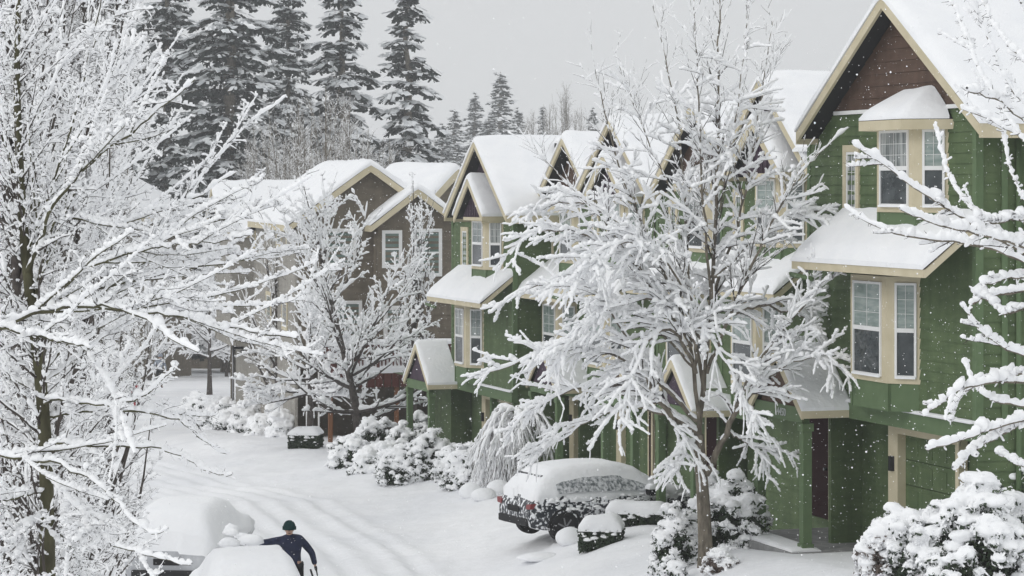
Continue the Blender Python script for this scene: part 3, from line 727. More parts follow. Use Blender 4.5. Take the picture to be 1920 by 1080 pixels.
def finish_tree(name, label, base, group, bark, br, snow, cat='tree', barkmat='twig', trunkmat='bark', trunkname='trunk'):
    root = thing(name, label, cat, tuple(base), 0, group)
    b = np.array(base, float)
    for tb in (bark, br, snow):
        tb.V = [v - b for v in tb.V]
    bark.build(trunkname, M[trunkmat], root); br.build('branches', M[barkmat], root); snow.build('branch_snow', M['tree_snow'], root)
    return root

def px_limbs(specs, D, jit, rg, K):
    """specs: list of (pixel polyline, r0, r1, dD0, dD1) -> arrays"""
    Ps, Rs = [], []
    for pl, r0, r1, a0, a1 in specs:
        n = len(pl)
        pts = [W(px, py, D + a0 + (a1 - a0) * i / (n - 1)) for i, (px, py) in enumerate(pl)]
        q = resample(pts, K); q[1:] += rg.normal(size=(K - 1, 3)) * jit
        Ps.append(q); Rs.append(taper(r0, r1, K))
    return np.array(Ps), np.array(Rs)

# ---- the big street tree in the middle
def centre_tree():
    rg = np.random.default_rng(11); D = 46.5
    bark, br, sn = Tubes(), Tubes(), Tubes()
    base = W(1322, 1030, D)
    tr, rr = px_limbs([([(1324, 1075), (1323, 1030), (1319, 940), (1314, 880), (1309, 815)], .135, .10, 0, 0)], D, .0, rg, 14)
    rr[0, :3] *= [1.3, 1.15, 1.05]
    bark.add(tr, rr, 12)
    c = [(1310, 820)]
    light = [
        ([(1310, 820), (1320, 700), (1333, 560), (1342, 430), (1345, 300), (1345, 150), (1348, 20), (1352, -90)], .066, .008, 0, .5),
        ([(1312, 800), (1297, 650), (1258, 540), (1212, 440), (1165, 330), (1130, 200), (1112, 110)], .05, .006, 0, -.8),
        ([(1318, 720), (1292, 560), (1285, 400), (1277, 250), (1240, 80), (1225, 10)], .045, .006, .1, .9),
        ([(1325, 700), (1380, 560), (1440, 430), (1480, 350), (1535, 285), (1590, 240)], .045, .008, .1, -.9),
        ([(1334, 560), (1385, 420), (1408, 300), (1432, 150), (1450, 30)], .035, .005, .2, .7),
        ([(1297, 650), (1215, 520), (1120, 400), (1050, 330), (1010, 290)], .036, .006, -.4, -1.2),
        ([(1333, 560), (1320, 400), (1310, 220), (1305, 60), (1300, -40)], .035, .005, .2, -.9),
        ([(1285, 400), (1225, 290), (1185, 190), (1150, 90)], .022, .004, .5, 1.2),
        ([(1342, 430), (1370, 280), (1395, 120), (1400, -20)], .024, .004, .3, -.6)]
    heavy = [
        ([(1324, 890), (1362, 811), (1394, 736), (1421, 677), (1490, 590), (1565, 500)], .062, .012, 0, -1.0),
        ([(1309, 815), (1243, 768), (1222, 731), (1180, 640), (1130, 560), (1075, 495)], .055, .010, 0, -.9),
        ([(1309, 810), (1225, 742), (1140, 715), (1050, 735), (960, 790)], .05, .009, 0, .6),
        ([(1307, 790), (1210, 690), (1110, 650), (1010, 660), (915, 700)], .045, .009, 0, -.5),
        ([(1303, 690), (1200, 580), (1090, 530), (990, 535), (940, 570)], .042, .009, 0, .8),
        ([(1298, 640), (1180, 480), (1080, 430), (1010, 430), (950, 468)], .040, .008, -.3, -1.3),
        ([(1345, 600), (1430, 570), (1500, 590), (1560, 640)], .036, .008, .1, .7),
        ([(1380, 775), (1425, 720), (1475, 680), (1530, 668), (1580, 690)], .03, .007, -.4, -1.2),
        ([(1300, 680), (1260, 610), (1210, 640), (1180, 720), (1160, 800)], .04, .008, -.2, -1.9),
        ([(1305, 700), (1300, 610), (1320, 610), (1370, 690), (1400, 770)], .035, .008, -.2, -1.7),
        ([(1340, 520), (1420, 440), (1500, 400), (1570, 390), (1630, 330)], .034, .008, 0, .5),
        ([(1290, 560), (1190, 440), (1110, 380), (1040, 380), (985, 400)], .034, .008, .2, .9),
        ([(1262, 780), (1180, 760), (1100, 790), (1030, 840)], .03, .007, .2, 1.0),
        ([(1320, 640), (1240, 560), (1160, 560), (1090, 610), (1040, 680)], .034, .008, -.2, -1.4),
        ([(1325, 600), (1240, 480), (1170, 450), (1110, 480), (1070, 540)], .032, .007, -.3, -1.9),
        ([(1240, 770), (1290, 830), (1270, 880)], .02, .006, -.1, -.6), ([(1365, 810), (1400, 830), (1440, 860)], .02, .006, -.1, .3)]
    PL, RL = px_limbs(light, D, .012, rg, 22); RL = RL * .8; PH, RH = px_limbs(heavy, D, .015, rg, 22)
    bark.add(PL, RL, 8); bark.add(PH, RH, 8)
    # light upper growth
    P2, R2 = sprout(rg, PL, RL, 230, .25, .97, (.6, 1.5), (25, 50), K=7, bias=(0, 0, .35), grav=.05, wig=.07, rmin=.005)
    br.add(P2, R2, 5)
    P3, R3 = sprout(rg, np.concatenate([P2]), np.concatenate([R2]), 1100, .1, .95, (.15, .6), (25, 55), K=5, bias=(0, 0, .22), wig=.10, rmin=.0035)
    br.add(P3, R3, 4)
    snow_on(sn, rg, PL, RL, .020, .5, 6, 4, .45, .18, gap=.12); snow_on(sn, rg, P2, R2, .014, .6, 6, 3, .5, .12, gap=.2); snow_on(sn, rg, P3, R3, .0115, .4, 5, 2, .45, .16, keep=.85, gap=.1)
    # shoots over the middle of the crown that carry more
    # heavy, drooping fingers
    H2, S2 = sprout(rg, PH, RH, 430, .15, 1.0, (.5, 1.2), (18, 50), K=8, bias=(-.12, 0, .08), grav=-.055, wig=.07, rmin=.008, flat=.45)
    H2b, S2b = sprout(rg, PL[:, :17], RL[:, :17], 165, .25, 1.0, (.5, 1.2), (40, 70), K=8, bias=(0, 0, .10), grav=-.03, wig=.09, rmin=.006, flat=.5)
    H2 = np.concatenate([H2, H2b]); S2 = np.concatenate([S2, S2b])
    br.add(H2, S2, 5)
    H3, S3 = sprout(rg, H2, S2, 1500, .15, 1.0, (.22, .62), (20, 48), K=6, bias=(-.04, 0, .03), grav=-.05, wig=.07, rmin=.0065, flat=.3)
    br.add(H3, S3, 4)
    snow_on(sn, rg, PH, RH, .030, .55, 8, 3, .14, .4); snow_on(sn, rg, H2, S2, .034, .5, 8, 4, .26, .4); snow_on(sn, rg, H3, S3, .030, .3, 8, 4, .26, .42)
    H4, S4 = sprout(rg, H3, S3, 600, .2, 1.0, (.15, .4), (25, 50), K=4, grav=-.12, wig=.08, rmin=.004)
    br.add(H4, S4, 4); snow_on(sn, rg, H4, S4, .022, .2, 7, 2, .2, .4)
    snow_on(sn, rg, tr[:, 3:], rr[:, 3:] * .5, .01, .1, 5, 2, .5, .2)
    finish_tree('street_tree', 'tall bare street tree with heavy drooping snow, in front of the green row', base, 'street trees', bark, br, sn)
centre_tree()

# ---- the big pear tree across the left edge
def left_tree():
    rg = np.random.default_rng(5); D = 16.0
    bark, br, sn = Tubes(), Tubes(), Tubes()
    base = np.array([-2.78, D, ground_z(-2.78, D)])
    top = [np.array([-2.78, D, base[2] - .1]), np.array([-2.78, D, 3.2]), W(88, 900, D), W(82, 760, D), W(70, 640, D), W(50, 520, D), W(35, 300, D), W(30, 100, D), W(45, -200, D)]
    tr = resample(top, 40)[None]; rr = np.interp(np.linspace(0, 1, 40), [0, .1, .5, .75, 1], [.16, .10, .048, .03, .008])[None]
    bark.add(tr, rr, 12)
    g = lambda *a: list(a)
    L = [
        ([(48, 520), (80, 435), (100, 380), (135, 340), (200, 280), (260, 240), (310, 195), (365, 150)], .020, .006, 0, -1.0),
        ([(55, 540), (90, 270), (150, 225), (210, 160), (240, 115), (270, 65)], .014, .005, 0, .9),
        ([(60, 580), (100, 400), (165, 410), (210, 430), (280, 400), (350, 380), (440, 325)], .017, .005, 0, -.4),
        ([(80, 700), (180, 560), (250, 485), (300, 435), (340, 370), (390, 320), (450, 245), (500, 210), (532, 180)], .017, .005, 0, .6),
        ([(75, 650), (125, 520), (240, 475), (300, 460), (375, 420), (450, 405), (500, 388)], .016, .005, 0, -.9),
        ([(240, 475), (310, 460), (400, 455), (468, 441)], .010, .004, -.5, -1.0),
        ([(75, 690), (120, 555), (220, 535), (320, 510), (390, 500), (500, 485), (575, 464)], .015, .005, 0, .5),
        ([(-40, 640), (75, 580), (150, 572), (220, 575), (270, 595), (320, 635), (368, 660)], .020, .007, -.6, -1.8),
        ([(150, 572), (290, 588), (350, 595), (425, 612), (500, 625), (555, 636)], .013, .006, -.9, -1.4),
        ([(-30, 610), (75, 632), (120, 640), (170, 650)], .016, .008, -1, -1.6),
        ([(82, 760), (100, 745), (200, 765), (280, 740), (330, 685)], .015, .004, 0, -1.2),
        ([(82, 780), (200, 770), (280, 775), (340, 790), (380, 830), (425, 853)], .014, .004, 0, .8),
        ([(84, 830), (200, 838), (300, 835), (350, 860), (410, 893), (437, 889)], .013, .004, 0, -1.0),
        ([(-40, 850), (20, 858), (100, 865), (175, 900), (240, 965), (280, 1008), (312, 996)], .015, .004, -.5, -1.3),
        ([(86, 890), (120, 930), (165, 970), (200, 1015), (260, 1040), (355, 1062)], .012, .004, 0, -1.4),
        ([(60, 560), (40, 300), (110, 130), (120, -40)], .016, .007, 0, 1.2), ([(50, 480), (130, 250), (180, 60), (200, -60)], .013, .006, 0, -.8),
        ([(40, 350), (-30, 180), (-60, 40)], .012, .005, 0, -.5), ([(60, 620), (160, 480), (215, 330), (240, 180), (250, 60)], .013, .005, 0, 1.4),
        ([(70, 640), (-30, 560), (-90, 430)], .016, .006, 0, -.8), ([(80, 720), (160, 660), (240, 600), (300, 540), (345, 480)], .012, .004, 0, 1.2),
        ([(78, 740), (10, 700), (-60, 640)], .014, .006, 0, .5), ([(84, 850), (20, 820), (-50, 780)], .012, .005, 0, .7),
        ([(84, 860), (150, 800), (215, 720), (240, 640)], .011, .004, 0, 1.3), ([(86, 920), (10, 940), (-40, 930)], .012, .006, 0, -.6),
        ([(88, 960), (40, 1000), (-20, 1060)], .012, .006, 0, -.8), ([(88, 950), (140, 1040), (150, 1100)], .010, .004, 0, .6),
        ([(60, 590), (130, 620), (190, 690), (230, 780), (250, 850)], .012, .004, 0, -1.6)]
    PL, RL = px_limbs(L, D, .006, rg, 24); RL = RL * .62
    Pq, Rq = sprout(rg, PL, RL, 200, .05, .75, (.5, 1.3), (10, 32), K=24, bias=(.05, 0, .04), grav=.004, wig=.04, rmin=.0035, rmul=.75)
    def thin(P, Rr, keep):      # the lower right of the crown is airy
        t = P[:, -1]; px = 960 + F * t[:, 0] / t[:, 1]; py = HY - F * (t[:, 2] - CZ) / t[:, 1]
        k = ~((px > 235) & (py > 590)) | (rg.random(len(P)) < keep)
        return P[k], Rr[k]
    Pq, Rq = thin(Pq, Rq, .12)
    PL = np.concatenate([PL, Pq]); RL = np.concatenate([RL, Rq])
    bark.add(PL, RL * 1.0, 7)
    P2, R2 = sprout(rg, np.concatenate([PL]), RL, 800, .06, .94, (.14, .46), (22, 55), K=10, bias=(.03, 0, .08), grav=.01, wig=.09, rmin=.0026, lenfall=.75)
    P2, R2 = thin(P2, R2, .4)
    P2b, R2b = sprout(rg, tr[:, 9:], rr[:, 9:], 170, 0, 1, (.4, 1.2), (30, 65), K=10, bias=(0, 0, .25), grav=.05, wig=.08, rmin=.004, rmul=.25)
    P2 = np.concatenate([P2, P2b]); R2 = np.concatenate([R2, R2b]); br.add(P2, R2, 5)
    P3, R3 = sprout(rg, np.concatenate([P2]), R2, 2600, .1, 1, (.04, .12), (35, 70), K=5, bias=(0, 0, .05), wig=.12, rmin=.0022); br.add(P3, R3, 4)
    allP = [PL, P2, P3]; 
    # short spurs like thorns
    for (P, Rr, n) in ((PL, RL, 2600), (P2, R2, 1800), (P3, R3, 1300)):
        s, q = sprout(rg, P, Rr, n, .08, 1, (.02, .06), (45, 85), K=3, bias=(0, 0, .05), wig=.2, rmin=.0018, rmul=.4, lenfall=0); br.add(s, q, 3)
        s2, q2 = sprout(rg, s, q, int(n * .6), .4, 1, (.012, .035), (40, 70), K=3, wig=.2, rmin=.0015, lenfall=0); br.add(s2, q2, 3)
        snow_on(sn, rg, s, q, .0065, .3, 5, 2, .35, .45, keep=.5)
    snow_on(sn, rg, PL, RL, .0125, .9, 7, 6, .30, .14, flat=.85, gap=.04); snow_on(sn, rg, P2, R2, .0088, .8, 6, 4, .42, .12, flat=.85, gap=.12); snow_on(sn, rg, P3, R3, .0066, .5, 5, 3, .40, .16, gap=.18)
    finish_tree('pear_tree', 'snow-laden spurred pear tree spreading over the left edge, nearest of the left trees', base, 'pear trees by the window', bark, br, sn, trunkmat='bark_green')
left_tree()

def right_tree():
    rg = np.random.default_rng(21); D = 17.0
    bark, br, sn = Tubes(), Tubes(), Tubes()
    bx = (2230 - 960) * D / F
    base = np.array([bx, D, ground_z(bx, D)])
    tr = resample([base - [0, 0, .1], [bx, D, 4.5], W(2225, 600, D), W(2215, 200, D), W(2210, -200, D), W(2220, -500, D)], 40)[None]
    rr = np.interp(np.linspace(0, 1, 40), [0, .1, .5, 1], [.15, .10, .06, .012])[None]; bark.add(tr, rr, 12)
    L = [
        ([(2220, 620), (2060, 530), (1920, 475), (1840, 430), (1760, 380), (1720, 355), (1655, 305), (1600, 270)], .018, .005, 0, -.6),
        ([(2222, 640), (2060, 540), (1920, 492), (1865, 465), (1790, 452), (1690, 440), (1630, 425), (1588, 388)], .017, .005, 0, .5),
        ([(1920, 478), (1875, 435), (1820, 390), (1785, 345), (1765, 280), (1755, 230)], .010, .004, -.2, .3),
        ([(2040, 520), (1920, 462), (1820, 435), (1750, 420), (1688, 393)], .012, .004, 0, -1.0),
        ([(2215, 420), (2060, 330), (1920, 262), (1870, 232), (1805, 203)], .014, .005, 0, .4),
        ([(2215, 400), (2060, 310), (1920, 230), (1885, 190), (1840, 175), (1815, 172)], .013, .005, 0, -.7),
        ([(2060, 330), (1930, 280), (1855, 165), (1825, 110), (1810, 55), (1775, -10)], .012, .005, -.3, .3),
        ([(2210, 330), (2030, 280), (1915, 190), (1880, 140), (1855, 75), (1815, -10)], .013, .006, 0, -.2),
        ([(2210, 250), (2030, 190), (1920, 115), (1875, 65), (1835, -10)], .013, .006, 0, .7),
        ([(2210, 200), (2050, 140), (1960, 70), (1905, -10)], .012, .006, 0, -.6),
        ([(2222, 660), (2080, 560), (1920, 543), (1855, 556), (1818, 570)], .014, .007, 0, .5),
        ([(2080, 560), (1960, 520), (1900, 520), (1840, 535)], .010, .006, .2, -.3),
        ([(2222, 760), (2060, 700), (1920, 668), (1877, 652), (1834, 618), (1803, 574)], .015, .004, 0, -.5),
        ([(2222, 820), (2060, 770), (1920, 763), (1855, 752), (1823, 720), (1806, 676)], .015, .004, 0, .6),
        ([(2060, 770), (1970, 730), (1920, 715), (1855, 715), (1796, 731), (1732, 779)], .012, .006, 0, -.3),
        ([(2222, 850), (2060, 790), (1920, 785), (1855, 806), (1790, 830), (1737, 842)], .014, .006, 0, -.8),
        ([(1935, 785), (1877, 815), (1823, 844), (1791, 882)], .010, .006, -.2, -.6),
        ([(1920, 700), (1850, 710), (1800, 740), (1780, 790)], .008, .005, 0, .5),
        ([(1920, 580), (1880, 590), (1850, 560), (1825, 550)], .008, .004, 0, .5), ([(2000, 880), (1930, 880), (1870, 850)], .008, .004, .4, .9),
        ([(1930, 400), (1890, 300), (1880, 230), (1895, 150)], .008, .004, .2, .6), ([(1940, 420), (1900, 410), (1870, 420), (1830, 410)], .010, .005, 0, -.3)]
    PL, RL = px_limbs(L, D, .005, rg, 26); bark.add(PL, RL, 7)
    P2, R2 = sprout(rg, PL, RL, 60, .3, .95, (.12, .4), (25, 50), K=8, bias=(-.1, 0, .05), wig=.08, rmin=.0035); br.add(P2, R2, 5)
    P2b, R2b = sprout(rg, tr[:, 14:], rr[:, 14:], 50, 0, 1, (.6, 1.3), (35, 70), K=8, bias=(.2, 0, .2), wig=.08, rmin=.004, rmul=.25); br.add(P2b, R2b, 5)
    P2 = np.concatenate([P2, P2b]); R2 = np.concatenate([R2, R2b])
    for (P, Rr, n) in ((PL, RL, 1000), (P2, R2, 500)):
        s, q = sprout(rg, P, Rr, n, .08, 1, (.02, .055), (50, 85), K=3, wig=.2, rmin=.002, rmul=.4, lenfall=0); br.add(s, q, 4)
        s2, q2 = sprout(rg, s, q, int(n * .5), .4, 1, (.012, .035), (40, 70), K=3, wig=.2, rmin=.0016, lenfall=0); br.add(s2, q2, 3)
        snow_on(sn, rg, s, q, .0075, .3, 5, 2, .35, .5, keep=.4)
        # lumps of snow that hang below the branch
    snow_on(sn, rg, PL, RL, .021, 1.05, 8, 5, .26, .17, flat=.9, gap=.03); snow_on(sn, rg, P2, R2, .015, .9, 7, 4, .30, .2, gap=.05)
    finish_tree('pear_tree', 'spurred pear tree whose thick snowy branches reach in from the right edge', base, 'pear trees by the window', bark, br, sn)
right_tree()

# ---- general bare tree
def bare_tree(name, label, x, y, H, spread, seed, r0=.12, n1=16, n2=150, n3=900, n4=0, ang=(12, 55), up=.10, clear=.14, snow=(.02, .5), s3=.016, lean=(0, 0), group=None, zbase=None, vert=.12, fan=None, lump=.35, len2=(.16, .34), z=None, gap=0.0, barkmat='twig', grav2=0.02, len3=(.07, .26), ang3=(22, 55)):
    rg = np.random.default_rng(seed)
    base = np.array([x, y, ground_z(x, y) if z is None else z])
    bark, br, sn = Tubes(), Tubes(), Tubes()
    tp = resample([base - [0, 0, .2], base + [lean[0] * .2, lean[1] * .2, H * .25], base + [lean[0] * .6, lean[1] * .6, H * .6], base + [lean[0], lean[1], H * .98]], 24)[None]
    tp[:, 2:] += rg.normal(size=(1, 22, 3)) * .006 * H / 8
    tr = np.interp(np.linspace(0, 1, 24), [0, .06, .3, 1], [r0 * 1.35, r0, r0 * .62, r0 * .06])[None]
    bark.add(tp, tr, 10)
    # limbs: lower ones longer and wider
    t = np.sort(clear + (.80 - clear) * rg.random(n1) ** 1.25); i = np.minimum((t * 23).astype(int), 22)
    b = tp[0, i]; az = rg.random(n1) * 2 * np.pi if fan is None else np.radians(fan[0] + (fan[1] - fan[0]) * rg.random(n1))
    a = np.radians(ang[1] + (ang[0] - ang[1]) * (t - clear) / (.8 - clear) + rg.normal(size=n1) * 6)
    d = np.stack([np.cos(az) * np.sin(a), np.sin(az) * np.sin(a), np.cos(a)], 1)
    ln = np.minimum(H * (1 - t) * .95, spread / np.maximum(np.sin(a), .25)) * (.75 + .35 * rg.random(n1))
    K = 14; P1 = np.zeros((n1, K, 3)); cur = b.copy(); P1[:, 0] = cur
    for k in range(1, K):
        d = nrm(d + rg.normal(size=(n1, 3)) * .05 + np.array([0, 0, up * .6])); cur = cur + d * (ln / (K - 1))[:, None]; P1[:, k] = cur
    R1 = (tr[0, i] * .55)[:, None] * np.linspace(1, .12, K)[None]
    bark.add(P1, R1, 7)
    par = np.concatenate([P1, np.broadcast_to(resample(tp[0, 8:], K), (1, K, 3))]); pr = np.concatenate([R1, resample(np.stack([tr[0, 8:]] * 3, 1), K)[None, :, 0]])
    P2, R2 = sprout(rg, par, pr, n2, .12, .97, (len2[0] * spread * 1.6, len2[1] * spread * 1.9), (22, 50), K=8, bias=(0, 0, up), grav=grav2, wig=.08, rmin=.006 * H / 8); br.add(P2, R2, 5)
    P3, R3 = sprout(rg, np.concatenate([P2]), R2, n3, .08, 1, (len3[0] * spread, len3[1] * spread), ang3, K=5, bias=(0, 0, up * .7), wig=.1, rmin=.004 * H / 8); br.add(P3, R3, 4)
    snow_on(sn, rg, P1, R1, snow[0], snow[1], 6, 3, lump, vert, gap=gap); snow_on(sn, rg, P2, R2, snow[0], snow[1], 5, 3, lump, vert, gap=gap); snow_on(sn, rg, P3, R3, s3, .4, 5, 2, lump, vert * 1.3, gap=gap)
    if n4:
        P4, R4 = sprout(rg, P3, R3, n4, .1, 1, (.04 * spread, .12 * spread), (30, 60), K=4, bias=(0, 0, up * .5), wig=.12, rmin=.003 * H / 8); br.add(P4, R4, 3)
        snow_on(sn, rg, P4, R4, s3 * .85, .3, 4, 2, lump, vert * 1.5, gap=gap)
    return finish_tree(name, label, base, group, bark, br, sn, barkmat=barkmat, trunkmat='twig' if barkmat == 'twig' else 'bark')

def at(px, D): return (px - 960) * D / F

# street trees farther along
bare_tree('street_tree', 'wide fan-shaped snowy street tree leaning left, before the red deck', at(683, 84), 84, 8.6, 3.3, 31, .17, n1=36, n2=170, n3=1150, n4=0, len3=(.03, .12), ang3=(30, 75), ang=(8, 84), up=.07, clear=.17, snow=(.040, .4), s3=.030, lump=.45, gap=.14, lean=(-1.9, 0), group='street trees', vert=.3)
bare_tree('street_tree', 'slender snowy street tree rising out of the clipped hedge box', at(582, 87), 87, 5.4, 2.4, 32, .15, n1=20, n2=130, n3=600, n4=200, ang=(25, 95), up=.03, clear=.38, snow=(.042, .35), s3=.030, lump=.45, group='street trees', vert=.35)
bare_tree('street_tree', 'upright narrow pear tree with beaded snow, beside the farthest green house', at(775, 89), 89, 8.9, 1.5, 33, .14, n1=22, n2=150, n3=520, n4=0, ang=(6, 42), up=.28, clear=.22, snow=(.026, .3), s3=.026, gap=.28, group='street trees', vert=.42, lump=.5)
bare_tree('street_tree', 'small round snowy tree with dark trunk standing by the far street', at(393, 150), 150, 8.6, 3.0, 34, .15, n1=22, n2=170, n3=700, n4=300, ang=(12, 80), up=.05, clear=.22, snow=(.055, .35), s3=.036, group='street trees', vert=.4)
bare_tree('street_tree', 'tall thin-branched snowy tree in front of the grey street wall', at(520, 97), 97, 8.3, 2.2, 35, .13, n1=18, n2=110, n3=420, n4=0, ang=(8, 60), up=.16, clear=.2, snow=(.03, .3), s3=.024, gap=.12, group='street trees', vert=.35)
for k, (px, D, H, lab) in enumerate([(318, 190, 9.5, 'rounded snow-white tree in front of the tall far gable'), (352, 205, 8.5, 'small snow-white tree right of the rounded one before the far gable'), (425, 185, 8.0, 'snow-white tree by the corner of the far roofs'), (280, 175, 8.0, 'snow-white tree at the left side of the far street')]):
    bare_tree('street_tree', lab, at(px, D), D, H, 2.6, 90 + k, .13, n1=22, n2=150, n3=700, ang=(12, 70), up=.10, clear=.2, snow=(.06, .35), s3=.05, group='street trees', vert=.4, z=ground_z(at(px, D), D) - .3)
# left side of the street
lt = [(30, 27, 11, 2.0, 'tall upright snowy tree with grey stem just behind the left pear tree'), (150, 36, 9.5, 1.7, 'upright snowy tree whose shoots stand between the left pear tree and the far gables'),
      (-60, 36, 13, 2.6, 'tall snowy tree at the extreme left behind the pear tree'), (110, 46, 14, 2.8, 'high snowy tree filling the top left behind nearer stems'), (205, 70, 10.0, 1.8, 'slim snowy tree on the left verge, left of the far gable'),
      (30, 64, 17, 3.6, 'broad tall snowy tree deep in the left thicket'), (160, 78, 18, 3.6, 'pale tall snowy tree at the back of the left thicket')]
for k, (px, D, H, sp, lab) in enumerate(lt):
    f = D / 40
    bare_tree('thicket_tree', lab, at(px, D), D, H, sp, 150 + k, .010 * H, n1=34, n2=300, n3=3600, n4=0, len3=(.025, .10), ang3=(40, 80), ang=(5, 46), up=.24, clear=.17, snow=(.0065 + .0055 * f, .35), s3=.007 + .0065 * f, gap=.22, group='thicket trees on the left', vert=.24, lump=.6)
for k, (px, D, H, sp) in enumerate([(60, 24, 6.2, 1.3), (105, 28, 6.0, 1.3), (0, 30, 6.5, 1.8), (165, 60, 7.5, 1.6), (60, 38, 6.5, 1.8), (-10, 22, 5.6, 1.3), (30, 33, 6.4, 1.5), (120, 33, 6.0, 1.2)]):
    lab = ['leafless snowy shrub tree low behind the pear trunk', 'leafless snowy shrub tree with many thin stems below the pear limbs', 'leafless snowy shrub tree at the lower left edge', 'leafless snowy shrub tree on the left verge, nearest the far walkers', 'leafless snowy shrub tree deep in the lower left thicket', 'leafless snowy shrub tree cut by the left edge, just behind the pear tree', 'leafless snowy shrub tree with dense pale twigs behind the pear trunk', 'leafless snowy shrub tree at the right side of the lower left thicket'][k]
    bare_tree('thicket_shrub', lab, at(px, D), D, H, sp, 70 + k, .05, n1=26, n2=220, n3=3200, n4=0, len3=(.03, .13), ang3=(40, 80), ang=(8, 75), up=.10, clear=.05, snow=(.010, .4), s3=.0075, gap=.2, group='thicket trees on the left', vert=.25, lump=.4)
# ------------------------------------------------------------------ firs
def quads_from(C, U, Vv):
    """quads centred on C with half-vectors U and Vv"""
    P = np.stack([C - U - Vv, C + U - Vv, C + U + Vv, C - U + Vv], 1)
    return P.reshape(-1, 3), np.arange(len(C) * 4).reshape(-1, 4)

def fir_mesh(seed, H, wid, leafs=.34, snowy=.55, step=.5, droop=.55, nb=8, clearz=.08, sparse=1.0):
    rg = np.random.default_rng(seed)
    bark = Tubes()
    tp = np.array([[rg.normal() * .05, rg.normal() * .05, z] for z in np.linspace(-1, H, 16)])[None]
    bark.add(tp, np.linspace(H * .013, .02, 16)[None], 9)
    zs = []; z = H * clearz
    while z < H * .985: zs.append(z); z += step * (.75 + .5 * rg.random()) * (1 - .55 * z / H)
    Bs, Ls = [], []
    for z in zs:
        f = 1 - z / H; Lm = wid * (f ** .72) * (.9 if f < .85 else .9 - (f - .85) * 2)
        n = max(4, int(nb * (.6 + .5 * f))); az0 = rg.random() * 6.28
        for k in range(n):
            if rg.random() > sparse: continue
            az = az0 + k * 6.283 / n + rg.normal() * .25; L = max(.25, Lm * (.42 + .68 * rg.random()))
            e = .45 - .75 * f * droop + rg.normal() * .18; dz = rg.normal() * step * .55       # rise near the trunk
            pts = []; x = 0; zz = 0; el = e
            for s in range(7):
                pts.append([math.cos(az) * x, math.sin(az) * x, z + dz + zz]); x += L / 6 * math.cos(el); zz += L / 6 * math.sin(el); el -= droop * .33 - (.16 if s > 3 else 0)
            Bs.append(pts); Ls.append(L)
    B = np.array(Bs); Ls = np.array(Ls); N = len(B)
    bark.add(B, np.maximum(Ls * .012, .012)[:, None] * np.linspace(1, .2, 7)[None], 4)
    per = np.maximum(4, (Ls / (leafs * .28)).astype(int)); pi = np.repeat(np.arange(N), per); n = len(pi)
    t = rg.random(n) ** .75 * 6; i = np.minimum(t.astype(int), 5); fr = (t - i)[:, None]
    c = B[pi, i] * (1 - fr) + B[pi, i + 1] * fr; tan = nrm(B[pi, i + 1] - B[pi, i])
    side = nrm(np.cross(tan, np.array([0, 0, 1.])))
    lat = rg.normal(size=(n, 1)) * (.10 * Ls[pi] * (1 - .6 * t / 6))[:, None]
    c = c + side * lat + np.array([0, 0, 1.]) * (-np.abs(lat) * .45)
    sg = np.sign(lat)
    dirv = nrm(tan * .8 + side * sg * (.3 + .6 * rg.random((n, 1))) + np.array([0, 0, -.85]) + rg.normal(size=(n, 3)) * .2)
    ln = leafs * (.5 + .8 * rg.random((n, 1)))
    wv = nrm(np.cross(dirv, rg.normal(size=(n, 3))))
    V1, F1 = quads_from(c + dirv * ln * .35, dirv * ln * .62, wv * ln * (.14 + .14 * rg.random((n, 1))))
    hang = nrm(np.array([0, 0, -1.]) + rg.normal(size=(n, 3)) * .25); wv2 = nrm(np.cross(hang, rg.normal(size=(n, 3))))
    V2, F2 = quads_from(c + hang * ln * .45, hang * ln * .5, wv2 * ln * .16)
    dark = (np.concatenate([V1, V2]), np.concatenate([F1, F2 + len(V1)]))
    # snow: small tilted pads along the boughs
    fld = np.array([nz(a[0] * .45 + seed, a[1] * .45, a[2] * .45) for a in c]) 
    q = (rg.random(n) + fld * .9) < snowy; m = q.sum()
    d2 = nrm(tan[q] * .75 + side[q] * sg[q] * (.15 + .5 * rg.random((m, 1))) + np.array([0, 0, -.25]) + rg.normal(size=(m, 3)) * .15); s2 = nrm(np.cross(d2, rg.normal(size=(m, 3)) * .35 + np.array([0, 0, 1.]))); up = np.cross(s2, d2); up *= np.sign(up[:, 2:3] + 1e-6)
    l2 = ln[q]; cs = c[q] + up * .17 + d2 * l2 * .3
    V3, F3 = quads_from(cs, d2 * l2 * .50, s2 * l2 * (.15 + .22 * rg.random((m, 1))))
    c4 = cs + rg.normal(size=(m, 3)) * np.array([.2, .2, .12]) * l2 + up * .05
    V4, F4 = quads_from(c4, d2 * l2 * .45 + up * l2 * .08, s2 * l2 * .16 - up * l2 * .06)
    return bark, dark, (np.concatenate([V3, V4]), np.concatenate([F3, F4 + len(V3)]))

